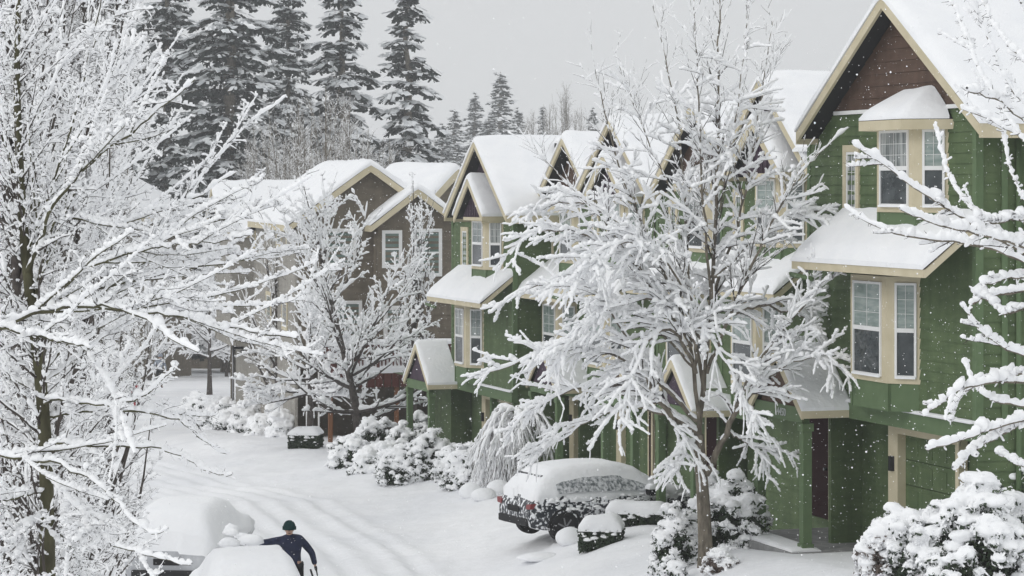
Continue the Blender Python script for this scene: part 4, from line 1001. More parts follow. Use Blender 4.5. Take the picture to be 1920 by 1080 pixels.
fir_lib = {}
def fir(label, px, D, apex_py, wid_px, key, H0, group, zbase=None, **kw):
    x = at(px, D); zb = ground_z(x, D) - .5 if zbase is None else zbase
    zt = CZ - (apex_py - HY) * D / F; H = zt - zb; wid = wid_px * D / F / 2
    root = thing('fir_tree', label, 'tree', (x, D, zb), random.Random(label).random() * 6.28, group)
    if key not in fir_lib:
        b, d, s = fir_mesh(key * 7 + 1, H0, kw.pop('w0'), **kw)
        o1 = b.build('trunk', M['bark'], root); o2 = npmesh('crown', d[0], d[1], M['needle'], root, False); o3 = npmesh('crown_snow', s[0], s[1], M['needle_snow'], root, False)
        fir_lib[key] = ((o1.data, o2.data, o3.data), H0, None); w0 = float(np.abs(d[0][:, :2]).max())
        fir_lib[key] = ((o1.data, o2.data, o3.data), H0, w0)
        ch = [o1, o2, o3]
    else:
        ch = []
        for nm, me in zip(('trunk', 'crown', 'crown_snow'), fir_lib[key][0]):
            o = bpy.data.objects.new(nm, me); COL.objects.link(o); o.parent = root; ch.append(o)
    _, h0, w0 = fir_lib[key]
    s = H / h0; sw = wid / (w0 * .70)
    for o in ch: o.scale = (sw, sw, s)
    return root
G = 'tall firs behind the houses'
fir('huge snowy fir with dark trunk, its top out of frame, largest of all', 432, 200, -330, 270, 1, 42, G, w0=5.6, leafs=.40, snowy=.86, step=.86, nb=9, sparse=.92)
fir('big snowy fir left of the largest fir, dark and partly hidden by pear branches', 312, 215, -190, 200, 2, 38, G, w0=5.0, leafs=.40, snowy=.84, step=.86, nb=9, sparse=.92)
fir('tall narrow fir rising right behind the largest fir', 540, 225, -120, 165, 1, 42, G)
fir('tall snowy fir with drooping boughs above the brown deck house', 640, 205, -90, 190, 3, 34, G, w0=4.2, leafs=.38, snowy=.9, step=.9, nb=8, droop=.75, sparse=.85)
fir('slim open fir standing alone against the sky, right of the tall firs', 762, 215, -75, 165, 4, 32, G, w0=3.6, leafs=.36, snowy=.92, step=.95, nb=8, droop=.75, sparse=.82)
fir('fir whose lower boughs close the gap at the far left of the tall firs', 205, 235, -160, 160, 2, 38, G)
fir('dark fir at the top left corner behind the pear tree', 70, 190, -150, 220, 3, 34, G)
G2 = 'distant pale firs on the skyline'
far = [(938, 430, 135, 95, 4, 'distant pale fir with the highest tip on the skyline'), (890, 440, 178, 80, 3, 'distant pale fir just left of the highest skyline tip'), (852, 420, 205, 75, 4, 'distant pale fir beside the slim open fir'),
       (972, 450, 205, 70, 3, 'distant pale fir just right of the highest skyline tip'), (915, 400, 222, 80, 3, 'distant low fir below the highest skyline tip'), (1018, 470, 200, 55, 4, 'distant thin fir left of the skyline bare tree'), (1112, 460, 205, 60, 3, 'distant thin fir right of the skyline bare tree'),
       (830, 380, 235, 80, 3, 'distant low fir behind the farthest green roof'), (1180, 470, 212, 70, 4, 'distant fir above the middle roofs'), (1240, 480, 220, 70, 3, 'distant fir farthest right on the skyline'), (700, 330, 255, 95, 3, 'mid-distance fir filling the gap under the tall firs'), (590, 320, 240, 100, 3, 'mid-distance fir behind the bare brown thicket')]
for px, D, ay, wpx, key, lab in far: fir(lab, px, D, ay, wpx, key, 34, G2, zbase=1.0)

# bare woods behind the houses: a few meshes, many trees
wood_lib = []
def wood_tree(label, px, D, apex_py, seed):
    x = at(px, D); zb = float(np.interp(D, YF, ZH)) - .3
    H = CZ - (apex_py - HY) * D / F - zb
    k = seed % 3
    if len(wood_lib) <= k:
        r = bare_tree('bare_tree', label, x, D, H, H * .17, 200 + k, .010 * H, n1=34, n2=330, n3=1700, n4=0, ang=(4, 38), up=.30, clear=.12, snow=(.010, .35), s3=.012, group='bare woods behind the houses', z=zb, vert=.3, barkmat='bark', gap=.15)
        wood_lib.append((r, H)); return r
    src, h0 = wood_lib[k]
    r = thing('bare_tree', label, 'tree', (x, D, zb), seed * 2.39, 'bare woods behind the houses')
    for ch in src.children:
        o = ch.copy(); COL.objects.link(o); o.parent = r; s = H / h0; o.scale = (s * 1.05, s * 1.05, s)
    return r
wt = [(560, 160, 175), (610, 175, 150), (655, 168, 185), (505, 170, 215), (585, 190, 230), (1062, 330, 152), (1030, 340, 190), (1090, 350, 195), (1000, 345, 205), (990, 360, 215), (1140, 340, 205), (690, 180, 235), (730, 190, 250), (780, 230, 245), (470, 185, 250), (400, 300, 270), (330, 290, 280),
      (255, 260, 250), (180, 230, 120), (120, 240, 60), (60, 210, 140), (20, 250, 90), (225, 200, 330), (150, 170, 300), (90, 180, 280), (300, 255, 340), (15, 120, 120), (55, 150, 60), (95, 110, 150), (135, 140, 90), (170, 125, 200), (205, 150, 180), (230, 130, 320), (120, 115, 330), (40, 130, 300), (265, 140, 400), (190, 110, 420), (80, 105, 430), (10, 140, 380), (140, 170, 480), (235, 180, 470), (535, 150, 260), (630, 150, 275), (1165, 370, 212), (1210, 360, 218)]
wl = ['left of', 'above', 'right of']
for i, (px, D, ay) in enumerate(wt):
    where = ('in the top left corner thicket' if px < 230 else 'behind the far gable and the largest fir' if px < 480 else 'above the brown deck house roof' if px < 800 else 'on the skyline above the green roofs')
    sub = 'tallest' if ay < 160 else 'tall' if ay < 215 else 'lower' if ay < 260 else 'lowest'
    wood_tree('%s bare snow-dusted woodland tree %s' % (sub, where), px, D, ay, i)

# ------------------------------------------------------------------ shrubs
bm = bmesh.new(); bmesh.ops.create_icosphere(bm, subdivisions=2, radius=1); ICO_V = np.array([v.co[:] for v in bm.verts]); ICO_F = np.array([[v.index for v in f.verts] for f in bm.faces]); bm.free()

def blobs(rg, C, Rd, flat=.72, lump=.26):
    n = len(C); m = len(ICO_V)
    # low-frequency lumps from a few random directions for each blob
    disp = np.zeros((n, m))
    for k in range(4):
        w = nrm(rg.normal(size=(n, 3))); disp += np.sin((ICO_V @ w.T).T * (2.2 + 1.3 * k) + rg.random((n, 1)) * 6.28) / (1 + .5 * k)
    r = Rd[:, None] * (1 + lump * disp * .55)
    V = ICO_V[None] * r[:, :, None]
    st = 1 + rg.random((n, 1)) * .5; an = rg.random((n, 1)) * 6.28
    x = V[:, :, 0] * np.cos(an) - V[:, :, 1] * np.sin(an); y = V[:, :, 0] * np.sin(an) + V[:, :, 1] * np.cos(an)
    V = np.stack([x * st, y, np.where(V[:, :, 2] > 0, V[:, :, 2] * flat, V[:, :, 2] * flat * .55)], 2) + C[:, None]
    Fq = ICO_F[None] + (np.arange(n) * m)[:, None, None]
    return V.reshape(-1, 3), Fq.reshape(-1, 3)

def leaves(rg, C, size, hang=.3):
    n = len(C); d = nrm(rg.normal(size=(n, 3)) + np.array([0, 0, -hang])); w = nrm(np.cross(d, rg.normal(size=(n, 3)))); s = size * (.6 + .8 * rg.random((n, 1)))
    return quads_from(C, d * s, w * s * .38)

def shrub(label, px, py, D, w, h, seed, npuff=40, puff=.16, nleaf=1800, leaf=.045, cover=.75, dep=None, name='shrub', group='snow-covered shrubs', top=False, cat='shrub', zoff=0.0, leafmat='leaf'):
    """mound of evergreen foliage with pillows of snow on its sprigs"""
    rg = np.random.default_rng(seed); x = at(px, D); z = ground_z(x, D) - .03 + zoff
    root = thing(name, label, cat, (x, D, z), 0, group); dep = dep or w
    n = nleaf
    u = nrm(rg.normal(size=(n, 3))); u[:, 2] = np.abs(u[:, 2]); rr = .55 + .45 * rg.random((n, 1)) ** .5
    lob = np.array([nz(a[0] * 1.8 + seed, a[1] * 1.8, a[2] * 1.8) for a in u])[:, None] * .35 + 1
    ax = np.array([w / 2, dep / 2, h])
    C = u * rr * lob * ax * .88
    V, Fq = leaves(rg, C, leaf); o = npmesh('foliage', V, Fq, M[leafmat], root, False)
    st = Tubes(); k = 14; d = nrm(np.stack([rg.normal(size=k), rg.normal(size=k), 1.2 * np.ones(k)], 1)); P = np.stack([np.zeros((k, 3)), d * ax * .45, d * ax * .85], 1); st.add(P, np.broadcast_to(np.array([.02, .014, .006]), (k, 3)), 4); st.build('stems', M['twig'], root)
    m = int(npuff * 3.2)
    u = nrm(rg.normal(size=(m, 3)) + np.array([0, 0, .35])); u[:, 2] = np.where(u[:, 2] < 0, -u[:, 2] * .8, u[:, 2])
    lob = np.array([nz(a[0] * 1.8 + seed, a[1] * 1.8, a[2] * 1.8) for a in u])[:, None] * .35 + 1
    C2 = u * lob * ax * (.86 + .20 * rg.random((m, 1)))
    Rd = puff * (.36 + .60 * rg.random(m)) * (.60 + .5 * u[:, 2])
    V, Fq = blobs(rg, C2, Rd, .92, .34)
    # little satellites that break the outline of each pillow
    sp = rg.integers(0, m, m * 4); so = nrm(rg.normal(size=(m * 4, 3))); so[:, 2] = np.abs(so[:, 2]) * .6 - .15
    V2, F2 = blobs(rg, C2[sp] + so * Rd[sp, None] * .95, Rd[sp] * (.25 + .35 * rg.random(m * 4)), .9, .3)
    so_ = npmesh('snow_pillows', np.concatenate([V, V2]), np.concatenate([Fq, F2 + len(V)]), M['tree_snow'], root, True)
    rm = so_.modifiers.new('merge', 'REMESH'); rm.mode = 'VOXEL'; rm.voxel_size = .026 if puff < .18 else .032; rm.use_smooth_shade = True
    sm_ = so_.modifiers.new('soften', 'SMOOTH'); sm_.factor = .5; sm_.iterations = 4
    nf = int(nleaf * 1.6); t = rg.integers(0, m, nf); off = nrm(rg.normal(size=(nf, 3))); off[:, 2] -= .25
    V3, F3 = leaves(rg, C2[t] + off * Rd[t, None] * (.9 + .5 * rg.random((nf, 1))), leaf * .8, .2); npmesh('snow_dusting', V3, F3, M['tree_snow'], root, False)
    # tufts poking out below the pillows
    t = rg.integers(0, m, nleaf // 2); off = nrm(rg.normal(size=(nleaf // 2, 3))); off[:, 2] = -np.abs(off[:, 2]) * .8
    V, Fq = leaves(rg, C2[t] + off * Rd[t, None] * 1.05, leaf * .9, .6); npmesh('sprigs', V, Fq, M[leafmat], root, False)
    return root

# front-right corner and beside the street tree
shrub('largest snow-heaped shrub, at the bottom right corner below the garage', 1835, 0, 40.2, 2.1, 1.28, 1, 80, .17, 4200, dep=1.6)
shrub('round snowy shrub in front of the garage, left of the corner shrub', 1715, 0, 40.6, 1.05, .95, 2, 34, .15, 2200)
shrub('small drooping snowy shrub with bare stems, nearest the garage path', 1648, 0, 40.8, .75, .78, 3, 22, .14, 1500, leafmat='weep')
shrub('snowy shrub cut by the right frame edge, behind the corner shrub', 1925, 0, 42, 1.3, 1.4, 4, 40, .17, 2200)
shrub('knee-high snowy shrub at the foot of the corner shrub', 1790, 0, 39.6, .8, .5, 5, 18, .13, 900)
shrub('tall loose snowy shrub directly left of the street tree trunk', 1266, 0, 47.3, .85, 1.12, 6, 34, .13, 2000)
shrub('tall loose snowy shrub directly right of the street tree trunk', 1378, 0, 48.0, 1.25, 1.22, 7, 46, .14, 2800)
shrub('small snowy twig clump at the foot of the street tree', 1350, 0, 45.4, .6, .35, 8, 12, .10, 600, leafmat='weep')
shrub('low snowy shrub left of the trunk, at the driveway edge', 1262, 0, 45.9, .5, .5, 9, 14, .11, 700)
shrub('narrow snowy shrub behind the trunk, before the dark porch', 1330, 0, 49.0, .6, 1.25, 10, 20, .12, 900)
# the bank of shrubs at the far end of the green row
bank = [(655, 79, 1.2, .9, 'leftmost shrub of the bank by the far green porch, thin and twiggy'), (700, 82, 1.3, 1.25, 'rounded snowy shrub under the leaning street tree'), (720, 78.5, 1.3, .7, 'low spreading snowy shrub in the middle of the bank'), (690, 77, 1.0, .55, 'low snow mound shrub at the front of the bank'),
        (765, 79, 1.3, 1.15, 'rounded snowy shrub before the far porch posts'), (757, 74, 1.5, 1.15, 'big dense snowy shrub lowest of the bank, pillows like popcorn'), (800, 74, 1.4, 1.25, 'big dense snowy shrub right of the popcorn-like one'), (790, 80.5, 1.1, 1.5, 'tall snowy shrub between the two far porch posts'),
        (826, 76, .9, 1.0, 'small snowy shrub by the far porch door'), (868, 70.5, 1.05, 1.05, 'green-speckled snowy shrub left of the weeping tree'), (735, 75.5, .9, .8, 'small snowy shrub left of the popcorn-like one'), (925, 69.5, .9, .5, 'low snowy shrub under the weeping tree'), (848, 73, 1.0, .9, 'snowy shrub tucked behind the green-speckled one')]
for k, (px, D, w, h, lab) in enumerate(bank):
    shrub(lab, px, 0, D, w, h * .95, 20 + k, int(26 + 26 * w), .14, int(1500 * w), group='bank of shrubs by the far porch')
# snow-capped boulders by the drive
def snow_mound(label, px, D, w, h, seed, n=1, name='snow_mound'):
    rg = np.random.default_rng(seed); x = at(px, D); z = ground_z(x, D)
    V, Fq = blobs(rg, np.array([[0, 0, h * .2]]), np.array([w / 2]), h / (w / 2) * .8, .14)
    o = npmesh(name, V, Fq, M['snow'], None, True); o.location = (x, D, z); sb = o.modifiers.new('s', 'SUBSURF'); sb.levels = sb.render_levels = 1
    props(o, label, 'snow mound', 'snow mounds by the drive'); return o
for k, (px, D, w, h, lab) in enumerate([(885, 67.5, .5, .38, 'smooth snow-capped stone left of the three by the parked car'), (908, 66.5, .45, .34, 'smooth snow-capped stone in the middle of the three by the parked car'), (935, 67, .55, .4, 'smooth snow-capped stone nearest the parked car'), (1068, 56.0, .62, .36, 'round snow heap under the rear wheel of the parked car'), (1010, 55.4, .8, .16, 'low snow ridge behind the parked car')]):
    snow_mound(lab, px, D, w, h, 40 + k)

# clipped hedges with a thick snow cap
def hedge(label, px, D, w, d, h, seed, snow=.28, dens=5200, zoff=0, name='clipped_hedge', round_=.12):
    rg = np.random.default_rng(seed); x = at(px, D); z = ground_z(x, D) - .05 + zoff
    root = thing(name, label, 'hedge', (x, D, z), R(-8), 'clipped hedges')
    n = dens; s = rg.random(n); C = np.stack([(rg.random(n) - .5) * w, (rg.random(n) - .5) * d, rg.random(n) * h], 1)
    f = rg.integers(0, 4, n); C[:, 1] = np.where(f == 0, -d / 2, np.where(f == 1, d / 2, C[:, 1])); C[:, 0] = np.where(f == 2, -w / 2, np.where(f == 3, w / 2, C[:, 0])); C += rg.normal(size=(n, 3)) * .02
    V, Fq = leaves(rg, C, .035); npmesh('foliage', V, Fq, M['leaf'], root, False)
    c = MB(); c.box(-w / 2 + .06, w / 2 - .06, -d / 2 + .06, d / 2 - .06, 0, h - .04); c.build('hedge_core', M['leaf'], root)
    sn = MB(); snow_sheet(sn, [(-w / 2 - .05, -d / 2 - .05, h - .03), (w / 2 + .05, -d / 2 - .05, h - .03)], (0, d + .1, 0), snow, r=.24, step=.08, seed=seed); sn.build('snow_cap', M['snow'], root, True)
    m = int(26 * w); rgb = rg.random((m, 2)); C = np.stack([(rgb[:, 0] - .5) * w, np.where(rg.random(m) < .6, -d / 2 - .01, (rgb[:, 1] - .5) * d), h * (.35 + .6 * rg.random(m) ** .5)], 1)
    V, Fq = blobs(rg, C, .02 + .05 * rg.random(m)); npmesh('snow_clumps', V, Fq, M['tree_snow'], root, True)
    return root
hedge('clipped square hedge with a fat snow cap beside the parked car', 1128, 54.5, .78, .7, .42, 3, .30)
hedge('long low clipped hedge behind the square one by the parked car', 1195, 56.5, 1.2, .6, .32, 4, .26)
hedge('light green clipped hedge box around the slender tree trunk', 573, 86.6, .92, .8, .50, 5, .22)
# shrubs along the grey street wall
for k, (px, D, w, h, lab) in enumerate([(527, 92.5, .95, .85, 'dark-based snowy shrub at the near end of the grey street wall'), (492, 95, 1.1, .7, 'flat-topped snowy shrub second from the near end of the grey wall'), (520, 95.5, .9, 1.15, 'tiered snowy shrub standing against the grey wall'), (460, 99, 1.1, 1.05, 'full snowy shrub midway along the grey wall'),
                                        (432, 103, 1.2, 1.0, 'snowy shrub at the far corner of the grey wall'), (405, 104, 1.3, .9, 'twiggy snowy shrub beyond the grey wall corner'), (412, 113, 1.9, .95, 'wide flat snowy hedge shrub past the grey wall'), (372, 122, 1.7, .9, 'snowy shrub by the walkers on the far street'), (440, 108, 1.0, .8, 'small snowy shrub behind the thin pole by the grey wall')]):
    shrub(lab, px, 0, D, w, h, 60 + k, int(24 + 20 * w), .2, int(1300 * w), leaf=.06, group='shrubs along the grey wall')

# weeping tree near the parked car
def weeping():
    rg = np.random.default_rng(9); D = 69; px = 965; x = at(px, D); z = ground_z(x, D); base = np.array([x, D, z])
    bark, br, sn = Tubes(), Tubes(), Tubes()
    tp = resample([base, base + [.05, 0, .8], base + [-.1, 0, 1.5], base + [.1, 0, 2.05]], 12)[None]; tr = np.linspace(.07, .03, 12)[None]; bark.add(tp, tr, 8)
    n = 46; t = .35 + .65 * rg.random(n); b = tp[0, (t * 11).astype(int)]; az = rg.random(n) * 6.28; K = 10; P = np.zeros((n, K, 3)); P[:, 0] = b
    d = np.stack([np.cos(az), np.sin(az), .55 + .35 * rg.random(n)], 1); cur = b.copy(); L = .75 + .75 * rg.random(n)
    for k in range(1, K): d = nrm(d + np.array([0, 0, -.30])); cur = cur + d * (L / (K - 1) * 1.15)[:, None]; P[:, k] = cur
    Rr = np.linspace(.022, .006, K)[None] * np.ones((n, 1)); bark.add(P, Rr, 5)
    P2, R2 = sprout(rg, P, Rr, 900, .15, 1, (.3, .85), (20, 70), K=7, bias=(0, 0, -.4), grav=-.32, wig=.10, rmin=.006, lenfall=.1); br.add(P2, R2, 4)
    P3, R3 = sprout(rg, P2, R2, 1400, .1, 1, (.1, .35), (15, 50), K=4, grav=-.25, wig=.14, rmin=.005); br.add(P3, R3, 3)
    snow_on(sn, rg, P, Rr, .05, .6, 6, 2, .3, .35); snow_on(sn, rg, P2, R2, .026, .4, 5, 2, .4, .38, keep=.8); snow_on(sn, rg, P3, R3, .018, .3, 4, 2, .4, .4, keep=.5)
    finish_tree('weeping_tree', 'small weeping tree with snow-hung curtains of twigs, left of the parked car', base, None, bark, br, sn, barkmat='weep')
weeping()

# ------------------------------------------------------------------ vehicles
def car(label, x, y, z, rot, L=4.3, Wd=1.78, H=1.5, snow=.16, paint='car_navy', side='car_snowy', seed=0, hatch=True, group='parked cars', mirror=True, detail=True, rag=.05, lights=True):
    """local x runs forward from the rear bumper (0) to the front (L)"""
    root = thing('parked_car', label, 'car', (x, y, z), rot, group)
    zb = .22; hw = Wd / 2
    st = [  # x, half width, bumper/low z, belt z, roof z, roof half width
        (0.00, .80, .42, .74, .76, .70), (.05, .90, .34, .80, .86, .76), (.16, .95, .30, .90, 1.02, .78), (.35, .98, .27, .95, 1.24, .72), (.62, 1.0, .25, .96, 1.42, .70), (1.0, 1.0, .24, .97, 1.49, .71),
        (1.6, 1.0, .24, .96, 1.52, .72), (2.2, 1.0, .24, .95, 1.50, .71), (2.7, 1.0, .24, .94, 1.38, .69), (3.05, 1.0, .24, .94, 1.17, .70), (3.3, .99, .25, .93, 1.0, .76), (3.7, .97, .26, .88, .92, .78), (4.05, .92, .28, .80, .83, .74), (4.24, .84, .33, .70, .73, .68), (4.3, .70, .40, .62, .64, .60)]
    sx = L / 4.3; sz = H / 1.52
    fine = []
    for i in range(len(st) - 1):
        for k in range(3): fine.append(tuple(np.array(st[i]) + (np.array(st[i + 1]) - np.array(st[i])) * k / 3))
    fine.append(st[-1])
    def sec(s):
        xx, w, lo, be, ro, rw = s; w *= hw; rw *= hw; lo *= sz; be *= sz; ro *= sz
        half = [(w * .90, lo), (w * .98, lo + .12), (w, (lo + be) / 2), (w * .985, be - .05), (w * .965, be), (w * .93, be + (ro - be) * .12), (rw + (w - rw) * .42, be + (ro - be) * .55), (rw * 1.0, ro - (ro - be) * .12), (rw * .86, ro - .01), (rw * .45, ro + .012), (0, ro + .02)]
        return xx * sx, half
    G_ = []
    for s in fine:
        xx, h = sec(s); G_.append([(xx, -a, b) for a, b in h] + [(xx, a, b) for a, b in h[-2::-1]])
    b = MB(); b.grid(G_); b.add(G_[0], [tuple(range(len(G_[0])))]); b.add(G_[-1], [tuple(range(len(G_[-1]) - 1, -1, -1))])
    body = b.build('body', M[paint], root, True)
    # snow shell over everything from the belt up, ragged at its lower edge
    Gs = []
    for s in fine:
        xx, h = sec(s); row = []
        hh = [(-a, c) for a, c in h] + [(a, c) for a, c in h[-2::-1]]
        # dense resample of the section
        pts = np.array(hh); sl = np.concatenate([[0], np.cumsum(np.linalg.norm(np.diff(pts, axis=0), axis=1))]); tt = np.linspace(0, sl[-1], 46)
        q = np.stack([np.interp(tt, sl, pts[:, 0]), np.interp(tt, sl, pts[:, 1])], 1); tan = np.gradient(q, axis=0); nn = nrm(np.stack([-tan[:, 1], tan[:, 0]], 1))
        be = s[3] * sz
        if s[0] < .36: be = max(be, (.98 - .25 * s[0]) * sz)
        for (yy, zz), n_ in zip(q, nn):
            k = 1 if zz > be - .03 + .12 * nz(xx * 3 + seed, yy * 3, 4) else 0
            up = max(n_[1], 0)
            th = (-.03 if not k else .02 + snow * up ** 1.2 + .02 * abs(nz(xx * 6 + seed, yy * 6, zz * 6)))
            row.append((xx, yy + n_[0] * th * .8, zz + (n_[1] * th if k else -.01)))
        Gs.append(row)
    s_ = MB(); s_.grid(Gs); sn = s_.build('snow_cover', M['snow'], root, True)
    rg = np.random.default_rng(seed + 5)
    if detail:
        # crusted side glass: a thin panel over each flank
        for sd in (-1, 1):
            gl = MB(); rows = []
            for s in fine:
                xx, h = sec(s)
                if .55 * 1 < s[0] < 3.12:
                    a, c = h[5], h[7]; rows.append([(xx, sd * (a[0] + .085), a[1] + .04), (xx, sd * ((a[0] + c[0]) / 2 + .10), (a[1] + c[1]) / 2 + .02), (xx, sd * (c[0] + .075), c[1] + .0)])
            gl.grid(rows); gl.build('side_window', M[side], root, True)
        # snow stuck to the flank in clumps
        n = 260; xs = rg.random(n) * 3.9 + .15; zz = .62 + .34 * rg.random(n) ** .5; C = []
        for a, c in zip(xs, zz):
            s = fine[min(range(len(fine)), key=lambda i: abs(fine[i][0] - a))]; C.append((a * sx, -s[1] * hw * .985, c * sz))
        V, Fq = blobs(rg, np.array(C), .012 + .05 * rg.random(n) ** 2); o = npmesh('snow_spatter', V, Fq, M['tree_snow'], root, True)
    wheels = [(.80, -1), (.80, 1), (3.42, -1), (3.42, 1)]
    for wx, sd in wheels:
        t = MB(); t.cyl((wx * sx, sd * (hw - .20), .31), (0, sd, 0), .325, .215, 24); w = t.build('wheel', M['black'], root, True, bevel=.02)
        for f in range(len(w.data.polygons)): w.data.polygons[f].use_smooth = False
        r_ = MB(); r_.cyl((wx * sx, sd * (hw + .005), .31), (0, sd, 0), .215, .016, 20)
        for k in range(7):
            a = k * 6.283 / 7; r_.obox((wx * sx, sd * (hw + .022)), (math.cos(a), 0), (0, sd), 0, .001, 0, .001, .3, .301)
        r_.build('rim', M['dark'], w)
        sp = MB()
        for k in range(7):
            a = k * 6.283 / 7; c_, s2 = math.cos(a), math.sin(a); yb = sd * (hw + .0215)
            q = [(wx * sx + c_ * .03 - s2 * .018, .31 + s2 * .03 + c_ * .018), (wx * sx + c_ * .205 - s2 * .014, .31 + s2 * .205 + c_ * .014), (wx * sx + c_ * .205 + s2 * .014, .31 + s2 * .205 - c_ * .014), (wx * sx + c_ * .03 + s2 * .018, .31 + s2 * .03 - c_ * .018)]
            sp.prismy([(p[0], p[1]) for p in q], min(yb, yb + sd * .014), max(yb, yb + sd * .014))
        sp.build('spokes', M['rim'], w)
        ar = MB(); G2 = []
        for k in range(13):
            a = math.pi * k / 12; G2.append([(wx * sx + math.cos(a) * .34, sd * (hw * .99), .31 + math.sin(a) * .34), (wx * sx + math.cos(a) * .40, sd * (hw * 1.012), .31 + math.sin(a) * .40), (wx * sx + math.cos(a) * .40, sd * hw * .93, .31 + math.sin(a) * .40)])
        ar.grid(G2); ar.build('wheel_arch', M['black'], root, True)
    for sd in (-1, 1):
        if not lights: continue
        tl = MB(); tl.prismx([(sd * hw * .66, .72 * sz), (sd * hw * .90, .74 * sz), (sd * hw * .92, .86 * sz), (sd * hw * .68, .83 * sz)], -.008, .14); tl.build('tail_light', M['tail'], root, bevel=.01)
        if mirror:
            mi = MB(); mi.box(2.78 * sx, 2.95 * sx, min(sd * hw, sd * (hw + .2)), max(sd * hw, sd * (hw + .2)), .93 * sz, 1.08 * sz); mm = mi.build('mirror', M['black'], root, bevel=.03)
            ms = MB(); y0 = min(sd * (hw + .01), sd * (hw + .22)); snow_sheet(ms, [(2.76 * sx, y0, 1.07 * sz), (2.98 * sx, y0, 1.07 * sz)], (0, .21, 0), .11, r=.09, step=.05); ms.build('mirror_snow', M['snow'], mm, True)
    bp = MB(); bp.box(-.05, .03, -hw * .76, hw * .76, .34, .50); bp.build('rear_bumper', M['dark'], root, bevel=.03)
    lp = MB(); lp.box(-.02, .02, -.27, .27, .60, .73); lp.build('number_plate_recess', M['black'], root, bevel=.01)
    if hatch:
        wp = MB(); wp.cyl((.20 * sx, .1, 1.02 * sz + snow * .9), (.25, .9, .28), .016, .42, 6); wp.build('rear_wiper', M['black'], root)
        spo = MB(); spo.box(.36 * sx, .62 * sx, -hw * .62, hw * .62, 1.40 * sz, 1.44 * sz); spo.build('spoiler', M[paint], root, bevel=.02)
    return root

# parked on the drive, nose to the garages, its near flank towards us
cy = 57.2; cx = at(1000, cy)
car('dark hatchback under thick snow, parked on a drive by the green houses', cx - .42, cy - .25, ground_z(1.0, 57) + .0, R(26), L=4.2, H=1.47, seed=1, snow=.12)
# cars along the near kerb at lower left
gz = ground_z(-4.8, 48)
car('snow-buried car being cleared, nearest the bottom edge', -4.36, 46.0, gz - .17, R(101), L=4.4, Wd=1.86, H=1.50, snow=.20, paint='car_grey', seed=7, mirror=False, hatch=False, group='snow-buried cars at the kerb', detail=False, lights=False)
car('snow-buried pale car behind the one being cleared, its flank showing grey', -7.0, 54.0, gz - .22, R(84), L=4.6, Wd=1.9, H=1.42, snow=.30, paint='car_grey', seed=9, hatch=False, group='snow-buried cars at the kerb', detail=False, mirror=False, lights=False)
car('red car parked side-on at the far bend', at(268, 226), 226, ground_z(at(290, 226), 226) + .05, R(3), L=4.6, H=1.45, snow=.25, paint='car_red', seed=12, group='far cars at the bend', detail=False)
car('dark snow-capped car at the far bend, right of the red one', at(332, 224), 224, ground_z(at(350, 224), 224) + .05, R(-12), L=4.5, H=1.42, snow=.25, paint='car_dark', seed=13, group='far cars at the bend', detail=False)

# ------------------------------------------------------------------ people
def skin_body(name, joints, edges, m, parent, sub=2, root_i=0):
    me = bpy.data.meshes.new(name); me.from_pydata([j[:3] for j in joints], edges, []); me.materials.append(m)
    o = bpy.data.objects.new(name, me); COL.objects.link(o); o.parent = parent
    md = o.modifiers.new('skin', 'SKIN'); md.use_smooth_shade = True
    sv = me.skin_vertices[0].data
    for i, j in enumerate(joints):
        r = j[3]; sv[i].radius = r if isinstance(r, tuple) else (r, r)
    sv[root_i].use_root = True
    s = o.modifiers.new('sub', 'SUBSURF'); s.levels = s.render_levels = sub
    return o

